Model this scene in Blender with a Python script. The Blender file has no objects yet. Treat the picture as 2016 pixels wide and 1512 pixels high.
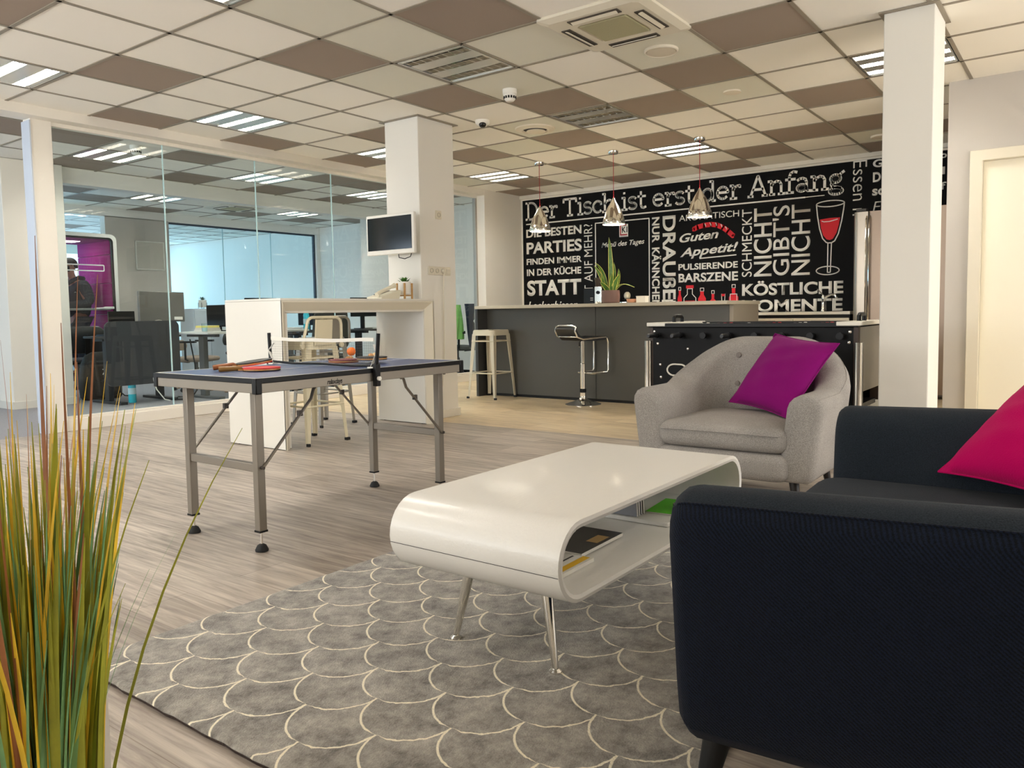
import bpy, bmesh, math, random
from mathutils import Vector, Matrix
random.seed(7)
PI = math.pi
sc = bpy.context.scene
COL = sc.collection

# ------------------------------------------------------------------ camera
cam_d = bpy.data.cameras.new('camera')
cam = bpy.data.objects.new('camera', cam_d); COL.objects.link(cam)
RIGHT = Vector((0.5921624145, -0.8056570397, -0.0161371966))
DOWN = Vector((-0.0649368770, -0.0277491129, -0.9975034781))
FWD = Vector((0.8031978964, 0.5917319672, -0.0687488338))
CAM = Vector((-2.0531588, -4.54035158, 0.95299134))
m = Matrix.Identity(4)
for i in range(3):
    m[i][0] = RIGHT[i]; m[i][1] = -DOWN[i]; m[i][2] = -FWD[i]; m[i][3] = CAM[i]
cam.matrix_world = m
cam_d.sensor_width = 36.0
cam_d.lens = 1537.796 / 2016 * 36
cam_d.shift_x = (1008 - 1017.233) / 2016
cam_d.shift_y = (721.15 - 756) / 2016
cam_d.clip_start = 0.05; cam_d.clip_end = 100
sc.camera = cam

# ------------------------------------------------------------------ world, light, exposure
sc.view_settings.view_transform = 'Standard'
sc.view_settings.look = 'None'
sc.view_settings.gamma = 1.0
sc.view_settings.use_curve_mapping = False
sc.view_settings.exposure = 1.08
world = bpy.data.worlds.new('sky'); sc.world = world; world.use_nodes = True
bg = world.node_tree.nodes['Background']
bg.inputs['Color'].default_value = (0.80, 0.90, 1.0, 1); bg.inputs['Strength'].default_value = 1.0

TUBE = 30.0          # emission of the ceiling tubes
BULB = 60.0          # emission of the pendant bulbs
def window_light(name, loc, rot, sx, sy, power, color):
    d = bpy.data.lights.new(name, 'AREA'); d.shape = 'RECTANGLE'; d.size = sx; d.size_y = sy
    d.energy = power; d.color = color
    o = bpy.data.objects.new(name, d); COL.objects.link(o); o.location = loc; o.rotation_euler = rot
    return o
# daylight through the long window wall behind the camera, added side windows and the office windows
window_light('daylight_rear_windows', (-5.0, -0.4, 1.55), (0, -PI/2 - 0.9, 0), 1.6, 5.0, 85, (1.0, 0.98, 0.95))
window_light('added_side_daylight', (2.3, -8.3, 1.55), (PI/2 + 0.6, 0, 0), 3.8, 1.6, 65, (1.0, 0.97, 0.93))  # unseen side source, added to brighten the faces turned towards it
window_light('daylight_corridor_windows', (-3.2, 4.6, 1.5), (0, -PI/2, 0), 1.6, 3.6, 30, (0.66, 0.82, 1.0))
window_light('daylight_office_windows', (1.0, 9.9, 1.55), (0, -PI/2, 0), 1.9, 3.6, 75, (0.36, 0.70, 1.0))
window_light('daylight_end_windows', (6.4, 13.4, 1.5), (-PI/2, 0, 0), 3.4, 1.7, 30, (0.36, 0.70, 1.0))

# ------------------------------------------------------------------ materials
def s2l(c):
    return tuple(((v/255)/12.92 if v/255 <= .04045 else ((v/255+.055)/1.055)**2.4) for v in c)
MATS = {}
def mat(name, rgb, rough=0.6, metal=0.0, bump=0.0, bscale=80.0, var=0.0, vscale=6.0, emit=0.0, coat=0.0, sheen=0.0, spec=0.5, stretch=None, alpha=None):
    if name in MATS: return MATS[name]
    M = bpy.data.materials.new(name); M.use_nodes = True
    nt = M.node_tree; b = nt.nodes['Principled BSDF']
    col = s2l(rgb) + (1,)
    b.inputs['Base Color'].default_value = col
    b.inputs['Roughness'].default_value = rough; b.inputs['Metallic'].default_value = metal
    b.inputs['Specular IOR Level'].default_value = spec
    if coat: b.inputs['Coat Weight'].default_value = coat; b.inputs['Coat Roughness'].default_value = .1
    if sheen: b.inputs['Sheen Weight'].default_value = sheen
    if emit: b.inputs['Emission Color'].default_value = col; b.inputs['Emission Strength'].default_value = emit
    tc = nt.nodes.new('ShaderNodeTexCoord'); src = tc.outputs['Object']
    if stretch:
        mp = nt.nodes.new('ShaderNodeMapping'); mp.inputs['Scale'].default_value = stretch
        nt.links.new(src, mp.inputs['Vector']); src = mp.outputs['Vector']
    if var:
        n = nt.nodes.new('ShaderNodeTexNoise'); n.inputs['Scale'].default_value = vscale; n.inputs['Detail'].default_value = 5
        nt.links.new(src, n.inputs['Vector'])
        r = nt.nodes.new('ShaderNodeMapRange'); r.inputs[1].default_value = .3; r.inputs[2].default_value = .7
        r.inputs[3].default_value = 1 - var; r.inputs[4].default_value = 1 + var
        nt.links.new(n.outputs['Fac'], r.inputs[0])
        mx = nt.nodes.new('ShaderNodeVectorMath'); mx.operation = 'SCALE'; mx.inputs[0].default_value = col[:3]
        nt.links.new(r.outputs[0], mx.inputs['Scale']); nt.links.new(mx.outputs[0], b.inputs['Base Color'])
    if bump:
        n = nt.nodes.new('ShaderNodeTexNoise'); n.inputs['Scale'].default_value = bscale; n.inputs['Detail'].default_value = 3
        nt.links.new(src, n.inputs['Vector'])
        bp = nt.nodes.new('ShaderNodeBump'); bp.inputs['Strength'].default_value = bump; bp.inputs['Distance'].default_value = .01
        nt.links.new(n.outputs['Fac'], bp.inputs['Height']); nt.links.new(bp.outputs[0], b.inputs['Normal'])
    MATS[name] = M
    return M

def glass_mat(name, tint=(0.93, 0.97, 0.97), base=0.05):
    M = bpy.data.materials.new(name); M.use_nodes = True; nt = M.node_tree
    for n in list(nt.nodes):
        if n.type != 'OUTPUT_MATERIAL': nt.nodes.remove(n)
    out = [n for n in nt.nodes if n.type == 'OUTPUT_MATERIAL'][0]
    t = nt.nodes.new('ShaderNodeBsdfTransparent'); t.inputs[0].default_value = tint + (1,)
    g = nt.nodes.new('ShaderNodeBsdfGlossy'); g.inputs['Roughness'].default_value = 0.0
    f = nt.nodes.new('ShaderNodeFresnel'); f.inputs['IOR'].default_value = 1.5
    mx = nt.nodes.new('ShaderNodeMixShader')
    ge = nt.nodes.new('ShaderNodeNewGeometry')
    k = nt.nodes.new('ShaderNodeMath'); k.operation = 'MULTIPLY_ADD'; k.inputs[1].default_value = -1; k.inputs[2].default_value = 1
    nt.links.new(ge.outputs['Backfacing'], k.inputs[0])
    k2 = nt.nodes.new('ShaderNodeMath'); k2.operation = 'MULTIPLY'
    nt.links.new(k.outputs[0], k2.inputs[0]); nt.links.new(f.outputs[0], k2.inputs[1])
    nt.links.new(k2.outputs[0], mx.inputs[0]); nt.links.new(t.outputs[0], mx.inputs[1]); nt.links.new(g.outputs[0], mx.inputs[2])
    nt.links.new(mx.outputs[0], out.inputs['Surface'])
    return M

def weave(name, rgb, rgb2, scale=260, rough=.9, diag=False, bump=.35, mottled=.25):
    M = bpy.data.materials.new(name); M.use_nodes = True; nt = M.node_tree; b = nt.nodes['Principled BSDF']
    b.inputs['Roughness'].default_value = rough; b.inputs['Sheen Weight'].default_value = .03
    b.inputs['Specular IOR Level'].default_value = .2
    tc = nt.nodes.new('ShaderNodeTexCoord')
    mp = nt.nodes.new('ShaderNodeMapping'); mp.inputs['Rotation'].default_value = (.6, .6, .6) if diag else (0, 0, 0)
    mp.inputs['Scale'].default_value = (1, 1, 1)
    nt.links.new(tc.outputs['Object'], mp.inputs['Vector'])
    w = nt.nodes.new('ShaderNodeTexWave'); w.wave_type = 'BANDS'; w.bands_direction = 'DIAGONAL'
    w.inputs['Scale'].default_value = scale * .25; w.inputs['Distortion'].default_value = 3; w.inputs['Detail'].default_value = 2
    w.inputs['Detail Scale'].default_value = 6
    nt.links.new(tc.outputs['Object'], w.inputs['Vector'])
    n = nt.nodes.new('ShaderNodeTexNoise'); n.inputs['Scale'].default_value = scale; n.inputs['Detail'].default_value = 2
    nt.links.new(tc.outputs['Object'], n.inputs['Vector'])
    n2 = nt.nodes.new('ShaderNodeTexNoise'); n2.inputs['Scale'].default_value = 4; n2.inputs['Detail'].default_value = 4
    nt.links.new(tc.outputs['Object'], n2.inputs['Vector'])
    a = nt.nodes.new('ShaderNodeMath'); a.operation = 'MULTIPLY_ADD'; a.inputs[1].default_value = .5 if diag else 0.0
    nt.links.new(w.outputs['Fac'], a.inputs[0]); 
    h = nt.nodes.new('ShaderNodeMath'); h.operation = 'MULTIPLY'; h.inputs[1].default_value = .5 if diag else 1.0
    nt.links.new(n.outputs['Fac'], h.inputs[0]); nt.links.new(h.outputs[0], a.inputs[2])
    a2 = nt.nodes.new('ShaderNodeMath'); a2.operation = 'MULTIPLY_ADD'; a2.inputs[1].default_value = mottled
    nt.links.new(n2.outputs['Fac'], a2.inputs[0]); nt.links.new(a.outputs[0], a2.inputs[2])
    r = nt.nodes.new('ShaderNodeValToRGB'); r.color_ramp.elements[0].position = .3; r.color_ramp.elements[1].position = .95
    r.color_ramp.elements[0].color = s2l(rgb) + (1,); r.color_ramp.elements[1].color = s2l(rgb2) + (1,)
    nt.links.new(a2.outputs[0], r.inputs[0]); nt.links.new(r.outputs[0], b.inputs['Base Color'])
    bp = nt.nodes.new('ShaderNodeBump'); bp.inputs['Strength'].default_value = bump; bp.inputs['Distance'].default_value = .003
    nt.links.new(a.outputs[0], bp.inputs['Height']); nt.links.new(bp.outputs[0], b.inputs['Normal'])
    return M

def plank_mat(name, c1, c2, c3, rough=.38, vw=.2, vl=1.25):
    """vinyl planks running along world y with streaky grain"""
    M = bpy.data.materials.new(name); M.use_nodes = True; nt = M.node_tree; b = nt.nodes['Principled BSDF']
    tc = nt.nodes.new('ShaderNodeTexCoord')
    rot = nt.nodes.new('ShaderNodeMapping'); rot.inputs['Rotation'].default_value = (0, 0, PI/2)
    nt.links.new(tc.outputs['Object'], rot.inputs['Vector'])
    br = nt.nodes.new('ShaderNodeTexBrick'); br.offset = .37; br.inputs['Scale'].default_value = 1.0
    br.inputs['Brick Width'].default_value = vl; br.inputs['Row Height'].default_value = vw
    br.inputs['Mortar Size'].default_value = .0015; br.inputs['Mortar Smooth'].default_value = .3; br.inputs['Bias'].default_value = 0
    br.inputs['Color1'].default_value = (0, 0, 0, 1); br.inputs['Color2'].default_value = (1, 1, 1, 1); br.inputs['Mortar'].default_value = (.5, .5, .5, 1)
    nt.links.new(rot.outputs[0], br.inputs['Vector'])
    mp = nt.nodes.new('ShaderNodeMapping'); mp.inputs['Scale'].default_value = (26, 1.6, 1)
    nt.links.new(tc.outputs['Object'], mp.inputs['Vector'])
    n = nt.nodes.new('ShaderNodeTexNoise'); n.inputs['Scale'].default_value = 1.6; n.inputs['Detail'].default_value = 7; n.inputs['Roughness'].default_value = .62
    n.inputs['Distortion'].default_value = .6
    nt.links.new(mp.outputs[0], n.inputs['Vector'])
    ad = nt.nodes.new('ShaderNodeMath'); ad.operation = 'MULTIPLY_ADD'; ad.inputs[1].default_value = .16
    nt.links.new(br.outputs['Color'], ad.inputs[0]); nt.links.new(n.outputs['Fac'], ad.inputs[2])
    r = nt.nodes.new('ShaderNodeValToRGB'); e = r.color_ramp.elements
    e[0].position = .34; e[0].color = s2l(c1) + (1,); e[1].position = .80; e[1].color = s2l(c3) + (1,)
    k = e.new(.56); k.color = s2l(c2) + (1,)
    nt.links.new(ad.outputs[0], r.inputs[0])
    mx = nt.nodes.new('ShaderNodeMixRGB'); mx.blend_type = 'MULTIPLY'; mx.inputs[2].default_value = (.62, .58, .54, 1)
    nt.links.new(br.outputs['Fac'], mx.inputs[0]); nt.links.new(r.outputs[0], mx.inputs[1])
    nt.links.new(mx.outputs[0], b.inputs['Base Color'])
    rr = nt.nodes.new('ShaderNodeMapRange'); rr.inputs[3].default_value = rough - .08; rr.inputs[4].default_value = rough + .14
    nt.links.new(n.outputs['Fac'], rr.inputs[0]); nt.links.new(rr.outputs[0], b.inputs['Roughness'])
    bp = nt.nodes.new('ShaderNodeBump'); bp.inputs['Strength'].default_value = .12; bp.inputs['Distance'].default_value = .004
    nt.links.new(n.outputs['Fac'], bp.inputs['Height']); nt.links.new(bp.outputs[0], b.inputs['Normal'])
    return M

def rug_mat():
    M = bpy.data.materials.new('rug_scallop_pile'); M.use_nodes = True; nt = M.node_tree; b = nt.nodes['Principled BSDF']
    L = nt.links.new
    def mth(op, a, bb=None, c=None):
        n = nt.nodes.new('ShaderNodeMath'); n.operation = op
        for k, v in enumerate((a, bb, c)):
            if v is None: continue
            if isinstance(v, (int, float)): n.inputs[k].default_value = v
            else: L(v, n.inputs[k])
        return n.outputs[0]
    tc = nt.nodes.new('ShaderNodeTexCoord')
    ds = nt.nodes.new('ShaderNodeTexNoise'); ds.inputs['Scale'].default_value = 45; ds.inputs['Detail'].default_value = 2
    L(tc.outputs['Object'], ds.inputs['Vector'])
    sx = nt.nodes.new('ShaderNodeSeparateXYZ'); L(tc.outputs['Object'], sx.inputs[0])
    nz = mth('MULTIPLY_ADD', ds.outputs['Fac'], .010, -.005)
    P, Rr = .2390, .1173
    x = mth('ADD', sx.outputs[1], nz); y = mth('ADD', sx.outputs[0], nz)
    v = mth('DIVIDE', mth('MULTIPLY_ADD', y, -1.0, -.897), Rr)          # rows counted along -x
    row = mth('FLOOR', v); yy = mth('MULTIPLY', mth('SUBTRACT', v, row), Rr)
    odd = mth('FLOORED_MODULO', row, 2.0)
    u = mth('ADD', mth('ADD', x, 2.327 + .1195), mth('MULTIPLY', odd, P / 2))
    un = mth('DIVIDE', u, P)
    xx = mth('MULTIPLY', mth('SUBTRACT', un, mth('ROUND', un)), P)
    dd = mth('SQRT', mth('ADD', mth('MULTIPLY', xx, xx), mth('MULTIPLY', yy, yy)))
    d = mth('ABSOLUTE', mth('SUBTRACT', dd, P / 2))
    line = nt.nodes.new('ShaderNodeMapRange'); line.interpolation_type = 'SMOOTHSTEP'
    line.inputs[1].default_value = .0018; line.inputs[2].default_value = .0038; line.inputs[3].default_value = 1; line.inputs[4].default_value = 0
    L(d, line.inputs[0])
    n = nt.nodes.new('ShaderNodeTexNoise'); n.inputs['Scale'].default_value = 14; n.inputs['Detail'].default_value = 8; n.inputs['Roughness'].default_value = .75
    L(tc.outputs['Object'], n.inputs['Vector'])
    r = nt.nodes.new('ShaderNodeValToRGB'); e = r.color_ramp.elements
    e[0].position = .34; e[0].color = s2l((100, 94, 87)) + (1,); e[1].position = .66; e[1].color = s2l((178, 171, 159)) + (1,)
    L(n.outputs['Fac'], r.inputs[0])
    mx = nt.nodes.new('ShaderNodeMixRGB'); mx.inputs[2].default_value = s2l((240, 230, 205)) + (1,)
    L(line.outputs[0], mx.inputs[0]); L(r.outputs[0], mx.inputs[1]); L(mx.outputs[0], b.inputs['Base Color'])
    b.inputs['Roughness'].default_value = .95; b.inputs['Specular IOR Level'].default_value = .1; b.inputs['Sheen Weight'].default_value = .3
    f = nt.nodes.new('ShaderNodeTexNoise'); f.inputs['Scale'].default_value = 220; f.inputs['Detail'].default_value = 3
    L(tc.outputs['Object'], f.inputs['Vector'])
    bp = nt.nodes.new('ShaderNodeBump'); bp.inputs['Strength'].default_value = .6; bp.inputs['Distance'].default_value = .006
    L(mth('MULTIPLY_ADD', n.outputs['Fac'], 1.2, f.outputs['Fac']), bp.inputs['Height']); L(bp.outputs[0], b.inputs['Normal'])
    return M

W_WALL = mat('painted_wall', (238, 232, 220), .75, bump=.04, bscale=200)
W_COL = mat('painted_pillar', (236, 232, 222), .7, bump=.04, bscale=200)
W_GREY = mat('warm_grey_wall', (194, 187, 177), .75, bump=.04, bscale=200)
W_OFF = mat('office_wall', (244, 240, 232), .75)
WHITE = mat('white_lacquer', (230, 225, 213), .35, coat=.2)
TILE_W = mat('ceiling_tile_white', (252, 247, 236), .9, bump=.12, bscale=500)
TILE_D = mat('ceiling_tile_brown', (158, 142, 128), .9, bump=.12, bscale=500)
TILE_G = mat('ceiling_tile_pale_green', (230, 227, 211), .9, bump=.12, bscale=500)
GRID = mat('ceiling_grid_metal', (150, 140, 124), .5)
SHADE_GAP = mat('dark_gap', (60, 52, 46), .8)
F_DARK = plank_mat('vinyl_plank_taupe', (112, 99, 88), (162, 149, 136), (200, 188, 173), rough=.40)
F_OAK = plank_mat('vinyl_plank_oak', (168, 146, 114), (212, 190, 154), (236, 220, 188), rough=.36)
F_CARP = mat('office_carpet', (150, 148, 150), .95, bump=.3, bscale=400, var=.12, vscale=60)
ALU = mat('brushed_aluminium', (176, 168, 156), .42, metal=.75)
CHROME = mat('chrome', (235, 232, 226), .08, metal=1)
STEEL = mat('stainless_steel', (176, 166, 152), .33, metal=.9)
BLACK = mat('black_plastic', (9, 9, 10), .42, spec=.3)
BLACKM = mat('matt_black', (12, 12, 13), .6)
RUBBER = mat('black_rubber', (22, 21, 21), .7)
GLASS = glass_mat('clear_glass')
GLASSE = mat('glass_edge', (196, 222, 222), .15)
CREAM = mat('cream_enamel', (226, 217, 196), .35, coat=.2)
MURAL = mat('mural_black', (11, 11, 12), .8, spec=.25)
LETTER = mat('mural_white', (255, 251, 242), .7)
LRED = mat('mural_red', (226, 22, 40), .65)
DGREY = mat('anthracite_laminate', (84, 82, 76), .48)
DGREY2 = mat('anthracite_dark', (60, 59, 57), .5)  # darker anthracite for the side panel of the bar
TOPG = mat('bar_worktop_grey', (196, 186, 164), .4)
NAVY = weave('navy_twill', (3, 6, 11), (17, 27, 46), 330, diag=True, bump=.5, mottled=.2)
NAVYC = weave('charcoal_navy_fabric', (17, 22, 28), (42, 49, 57), 420, bump=.3)
GREYF = weave('grey_melange_fabric', (100, 95, 91), (180, 174, 167), 330, bump=.3, mottled=.35)
PURPLE = mat('purple_felt', (130, 15, 104), .95, bump=.25, bscale=300, sheen=.05, spec=.1)
MAGENTA = mat('magenta_felt', (182, 0, 86), .95, bump=.25, bscale=300, sheen=.05, spec=.1)
OAKW = mat('light_bamboo', (196, 150, 92), .5, var=.12, vscale=20)
PAPER = mat('white_paper', (238, 234, 224), .7)
TUBEM = mat('lit_tube', (255, 252, 246), .5, emit=TUBE)
TUBEO = mat('unlit_tube', (225, 222, 210), .4)
REFL = mat('luminaire_reflector', (205, 203, 196), .28, metal=.7)

# ------------------------------------------------------------------ mesh helpers
class B:
    """collects shapes in world coordinates; build() links them as ONE mesh object, shifted to the parent's origin"""
    def __init__(s): s.bm = bmesh.new()
    def _add(s, vs, fs, mi=0):
        v = [s.bm.verts.new(p) for p in vs]
        for f in fs:
            try:
                q = s.bm.faces.new([v[i] for i in f]); q.material_index = mi
            except ValueError: pass
        return s
    def box(s, x0, x1, y0, y1, z0, z1, mi=0):
        if x0 > x1: x0, x1 = x1, x0
        if y0 > y1: y0, y1 = y1, y0
        if z0 > z1: z0, z1 = z1, z0
        v = [(x, y, z) for z in (z0, z1) for y in (y0, y1) for x in (x0, x1)]
        return s._add(v, [(0, 2, 3, 1), (4, 5, 7, 6), (0, 1, 5, 4), (2, 6, 7, 3), (0, 4, 6, 2), (1, 3, 7, 5)], mi)
    def obox(s, c, ax, ay, az, hx, hy, hz):
        c = Vector(c); ax, ay, az = Vector(ax).normalized() * hx, Vector(ay).normalized() * hy, Vector(az).normalized() * hz
        v = [c + ax * i + ay * j + az * k for k in (-1, 1) for j in (-1, 1) for i in (-1, 1)]
        return s._add(v, [(0, 2, 3, 1), (4, 5, 7, 6), (0, 1, 5, 4), (2, 6, 7, 3), (0, 4, 6, 2), (1, 3, 7, 5)])
    def bar(s, p0, p1, w, h, up=(0, 0, 1)):
        p0, p1 = Vector(p0), Vector(p1); d = p1 - p0
        a = d.cross(Vector(up))
        if a.length < 1e-6: a = d.cross(Vector((1, 0, 0)))
        b = a.cross(d)
        return s.obox((p0 + p1) / 2, d, a, b, d.length / 2, w / 2, h / 2)
    def loft(s, rings, closed=True, cap0=True, cap1=True, mis=None):
        n = len(rings[0]); base = []
        for r in rings: base.append([s.bm.verts.new(p) for p in r])
        for a, b in zip(base[:-1], base[1:]):
            for i in range(n if closed else n - 1):
                j = (i + 1) % n
                try:
                    q = s.bm.faces.new((a[i], a[j], b[j], b[i]))
                    if mis: q.material_index = mis[i]
                except ValueError: pass
        if cap0 and closed: s.bm.faces.new(list(reversed(base[0])))
        if cap1 and closed: s.bm.faces.new(base[-1])
        return s
    def cyl(s, p0, p1, r0, r1=None, n=16):
        if r1 is None: r1 = r0
        return s.tube([p0, p1], [r0, r1], n)
    def tube(s, pts, r, n=10, flat=1.0):
        pts = [Vector(p) for p in pts]
        rs = r if isinstance(r, (list, tuple)) else [r] * len(pts)
        rings = []; prev = None
        for i, p in enumerate(pts):
            d = (pts[min(i + 1, len(pts) - 1)] - pts[max(i - 1, 0)]).normalized()
            if prev is None:
                a = d.cross(Vector((0, 0, 1)))
                if a.length < 1e-3: a = Vector((1, 0, 0))
                a.normalize()
            else:
                a = prev - d * prev.dot(d); a.normalize()
            prev = a; b = d.cross(a)
            rings.append([p + a * math.cos(2 * PI * k / n) * rs[i] + b * math.sin(2 * PI * k / n) * rs[i] * flat for k in range(n)])
        return s.loft(rings)
    def lathe(s, c, prof, n=24, axis=(0, 0, 1), cap=True):
        c = Vector(c); ax = Vector(axis).normalized()
        u = ax.cross(Vector((0, 0, 1)));
        if u.length < 1e-3: u = Vector((1, 0, 0))
        u.normalize(); w = ax.cross(u)
        rings = [[c + ax * z + (u * math.cos(2 * PI * k / n) + w * math.sin(2 * PI * k / n)) * r for k in range(n)] for r, z in prof]
        return s.loft(rings, cap0=cap, cap1=cap)
    def prism(s, poly, ext):
        ext = Vector(ext); a = [Vector(p) for p in poly]
        return s.loft([a, [p + ext for p in a]])
    def sphere(s, c, r, n=16, sc_=(1, 1, 1)):
        c = Vector(c); rings = []
        for i in range(1, n // 2):
            t = PI * i / (n // 2)
            rings.append([c + Vector((math.sin(t) * math.cos(2*PI*k/n) * r * sc_[0], math.sin(t) * math.sin(2*PI*k/n) * r * sc_[1], -math.cos(t) * r * sc_[2])) for k in range(n)])
        return s.loft(rings)
    def build(s, name, material, parent=None, smooth=None, bev=0.0, seg=2, sub=0, kind=None, label=None, cat=None, group=None, at=None, ang=40):
        bm = s.bm
        bmesh.ops.recalc_face_normals(bm, faces=bm.faces)
        if smooth or bev or sub:
            for f in bm.faces: f.smooth = True
            lim = math.radians(ang)
            for e in bm.edges:
                if len(e.link_faces) == 2 and not sub:
                    e.smooth = e.calc_face_angle(0) < lim
        org = Vector((0, 0, 0))
        if parent is not None: org = world_loc(parent)
        elif at is not None: org = Vector(at)
        if org.length: bmesh.ops.translate(bm, verts=bm.verts, vec=-org)
        me = bpy.data.meshes.new(name); bm.to_mesh(me); bm.free()
        for mm in (material if isinstance(material, (list, tuple)) else [material]): me.materials.append(mm)
        o = bpy.data.objects.new(name, me); COL.objects.link(o)
        if parent is not None: o.parent = parent
        elif at is not None: o.location = org
        if bev:
            b = o.modifiers.new('bevel', 'BEVEL'); b.width = bev; b.segments = seg; b.limit_method = 'ANGLE'; b.angle_limit = math.radians(35)
            b.harden_normals = False
            for p in me.polygons: p.use_smooth = True
        if sub:
            b = o.modifiers.new('sub', 'SUBSURF'); b.levels = sub; b.render_levels = sub
        if kind: o['kind'] = kind
        if label: o['label'] = label
        if cat: o['category'] = cat
        if group: o['group'] = group
        return o

def world_loc(o):
    v = Vector((0, 0, 0))
    while o is not None: v += Vector(o.location); o = o.parent
    return v
def thing(name, label, cat, loc=(0, 0, 0), group=None):
    o = bpy.data.objects.new(name, None); COL.objects.link(o); o.location = loc
    o.empty_display_size = .1
    o['label'] = label; o['category'] = cat
    if group: o['group'] = group
    return o
def dup(o, loc, label=None, rz=None, parent=None):
    c = o.copy(); COL.objects.link(c); c.parent = parent
    if parent is None:
        c.location = loc
        if rz is not None: c.rotation_euler = (0, 0, rz)
        if label: c['label'] = label
    for ch in o.children: dup(ch, None, parent=c)
    return c
def turn(root, rz): root.rotation_euler = (0, 0, rz)
def struct(b, name, material, label=None, parent=None, **k):
    return b.build(name, material, parent, kind='structure', label=label, **k)

# ------------------------------------------------------------------ room shell
H = 2.67
S = 0.625
XW = 7.47            # wall with the lettering
struct(B().box(-5.2, 3.07, -8.4, 2.5, -.1, 0), 'floor', F_DARK, 'dark taupe wood plank floor')
struct(B().box(3.07, 7.6, -8.4, 2.5, -.1, 0), 'floor_kitchen', F_OAK, 'pale oak plank floor around the bar')
struct(B().box(-5.2, 8.4, 2.5, 14.2, -.1, 0), 'floor_office', F_CARP, 'grey office carpet')

DARK = {(-1, 0), (1, 1), (2, -1), (2, 3), (4, 3), (6, 3), (2, -3), (4, -1), (5, -2), (5, 1), (5, -4), (6, -3), (7, -1), (7, 1), (8, -2), (9, 0),
        (10, -1), (10, 2), (11, 0), (11, 3), (8, 3), (4, -5), (7, -5), (9, -4), (9, -5), (10, -3), (11, -2), (11, -5), (-3, -2), (0, -4), (-2, 2), (1, -6), (10, -6)}
PALE = {(2, -2), (3, -3), (4, -2), (4, -4), (6, -1), (7, 0), (8, 1), (10, 0), (9, 3), (6, -4), (10, -5), (3, -1), (1, -2)}
LIT = [(0, -2), (0, 2), (3, 2), (6, 2), (9, 2), (9, -2), (6, -6), (-3, -2), (-3, 2), (3, -10), (0, -10)]
UNLIT = [(3, -2), (6, -2)]
def tiles(name, i0, i1, j0, j1, yshift, ymin, ymax, dark, pale, xmax, holes, xmin=-99):
    b = B(); g = B()
    for i in range(i0, i1):
        for j in range(j0, j1):
            if (i, j) in holes: continue
            x0, x1 = max(i * S, xmin), min((i + 1) * S, xmax); y0, y1 = max(j * S + yshift, ymin), min((j + 1) * S + yshift, ymax)
            if x1 - x0 < .01 or y1 - y0 < .01: continue
            mi = 1 if (i, j) in dark else 2 if (i, j) in pale else 0
            b.box(x0, x1, y0, y1, H + .004, H + .02, mi)
    w = .012
    for i in range(i0, i1 + 1):
        if xmin <= i * S <= xmax: g.box(i * S - w, i * S + w, ymin, ymax, H - .001, H + .006)
    for j in range(j0, j1 + 1):
        y = j * S + yshift
        if ymin <= y <= ymax: g.box(max(i0 * S, xmin), min(i1 * S, xmax), y - w, y + w, H - .001, H + .006)
    struct(b, name, [TILE_W, TILE_D, TILE_G], 'suspended ceiling of cream and brown square tiles')
    struct(g, 'trim_' + {'ceiling': '1', 'ceiling_office': '2', 'ceiling_office_rear': '3'}[name], GRID, 'ceiling grid rails')
tiles('ceiling', -8, 12, -13, 4, 0, -8.1, 2.4, DARK, PALE, XW, set(LIT) | set(UNLIT) | {(3, -4)})
ALIT = [(3, 6), (6, 6), (9, 6)]
YA = -.3 * S
tiles('ceiling_office', -5, 13, 4, 9, YA, 2.56, 4.88, {(1, 5), (2, 5), (3, 7), (4, 5), (5, 7), (5, 4), (7, 7), (7, 5), (9, 7), (8, 5), (10, 5)}, set(), 8.2, set(ALIT))
YB = -.4 * S
BLIT = [(6, 10), (10, 10), (6, 14), (10, 14)]
tiles('ceiling_office_rear', -5, 13, 8, 22, YB, 5.06, 13.6, {(4, 10), (5, 9), (5, 11), (7, 12), (9, 11), (9, 9), (11, 11), (12, 10), (8, 15), (5, 14), (11, 13), (7, 17), (9, 16)}, set(), 8.2, set(BLIT) | {(8, 10)})
struct(B().box(-5.3, 8.5, -8.5, 14.3, H + .3, H + .4), 'ceiling_slab', W_OFF, 'concrete slab above the tiles')

# wall with the lettering, its reveal, right hand walls
struct(B().box(XW, XW + .2, -8.4, 2.5, 0, H + .3), 'wall_back', W_WALL, 'cream wall behind the black mural')
struct(B().box(XW - .035, XW, -3.6, 2.35, H - .045, H + .002), 'trim_4', W_WALL, 'white cornice above the mural')
struct(B().box(6.6, XW, 2.35, 2.55, 0, H + .02), 'wall_corner', W_WALL, 'short cream wall between glass and mural')
wr = B().box(4.92, 5.05, -3.80, -3.60, 0, H + .02).box(4.92, 5.05, -8.4, -4.78, 0, H + .02).box(4.92, 5.05, -4.78, -3.80, 2.09, H + .02).box(5.05, XW, -3.73, -3.6, 0, H)
struct(wr, 'wall_right', W_GREY, 'warm grey wall around the cream door')
dr = B().prism([(4.885, -3.755, 0), (4.885, -3.755, 2.125), (4.885, -4.83, 2.125), (4.885, -4.83, 0), (4.885, -4.745, 0), (4.885, -4.745, 2.045), (4.885, -3.84, 2.045), (4.885, -3.84, 0)], (.175, 0, 0))
door = struct(dr, 'door_1', CREAM, 'cream door frame', bev=.004)
struct(B().box(4.95, 4.99, -4.744, -3.841, .01, 2.044), 'door_leaf', mat('door_leaf', (246, 238, 216), .4), None, parent=door)
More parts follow.
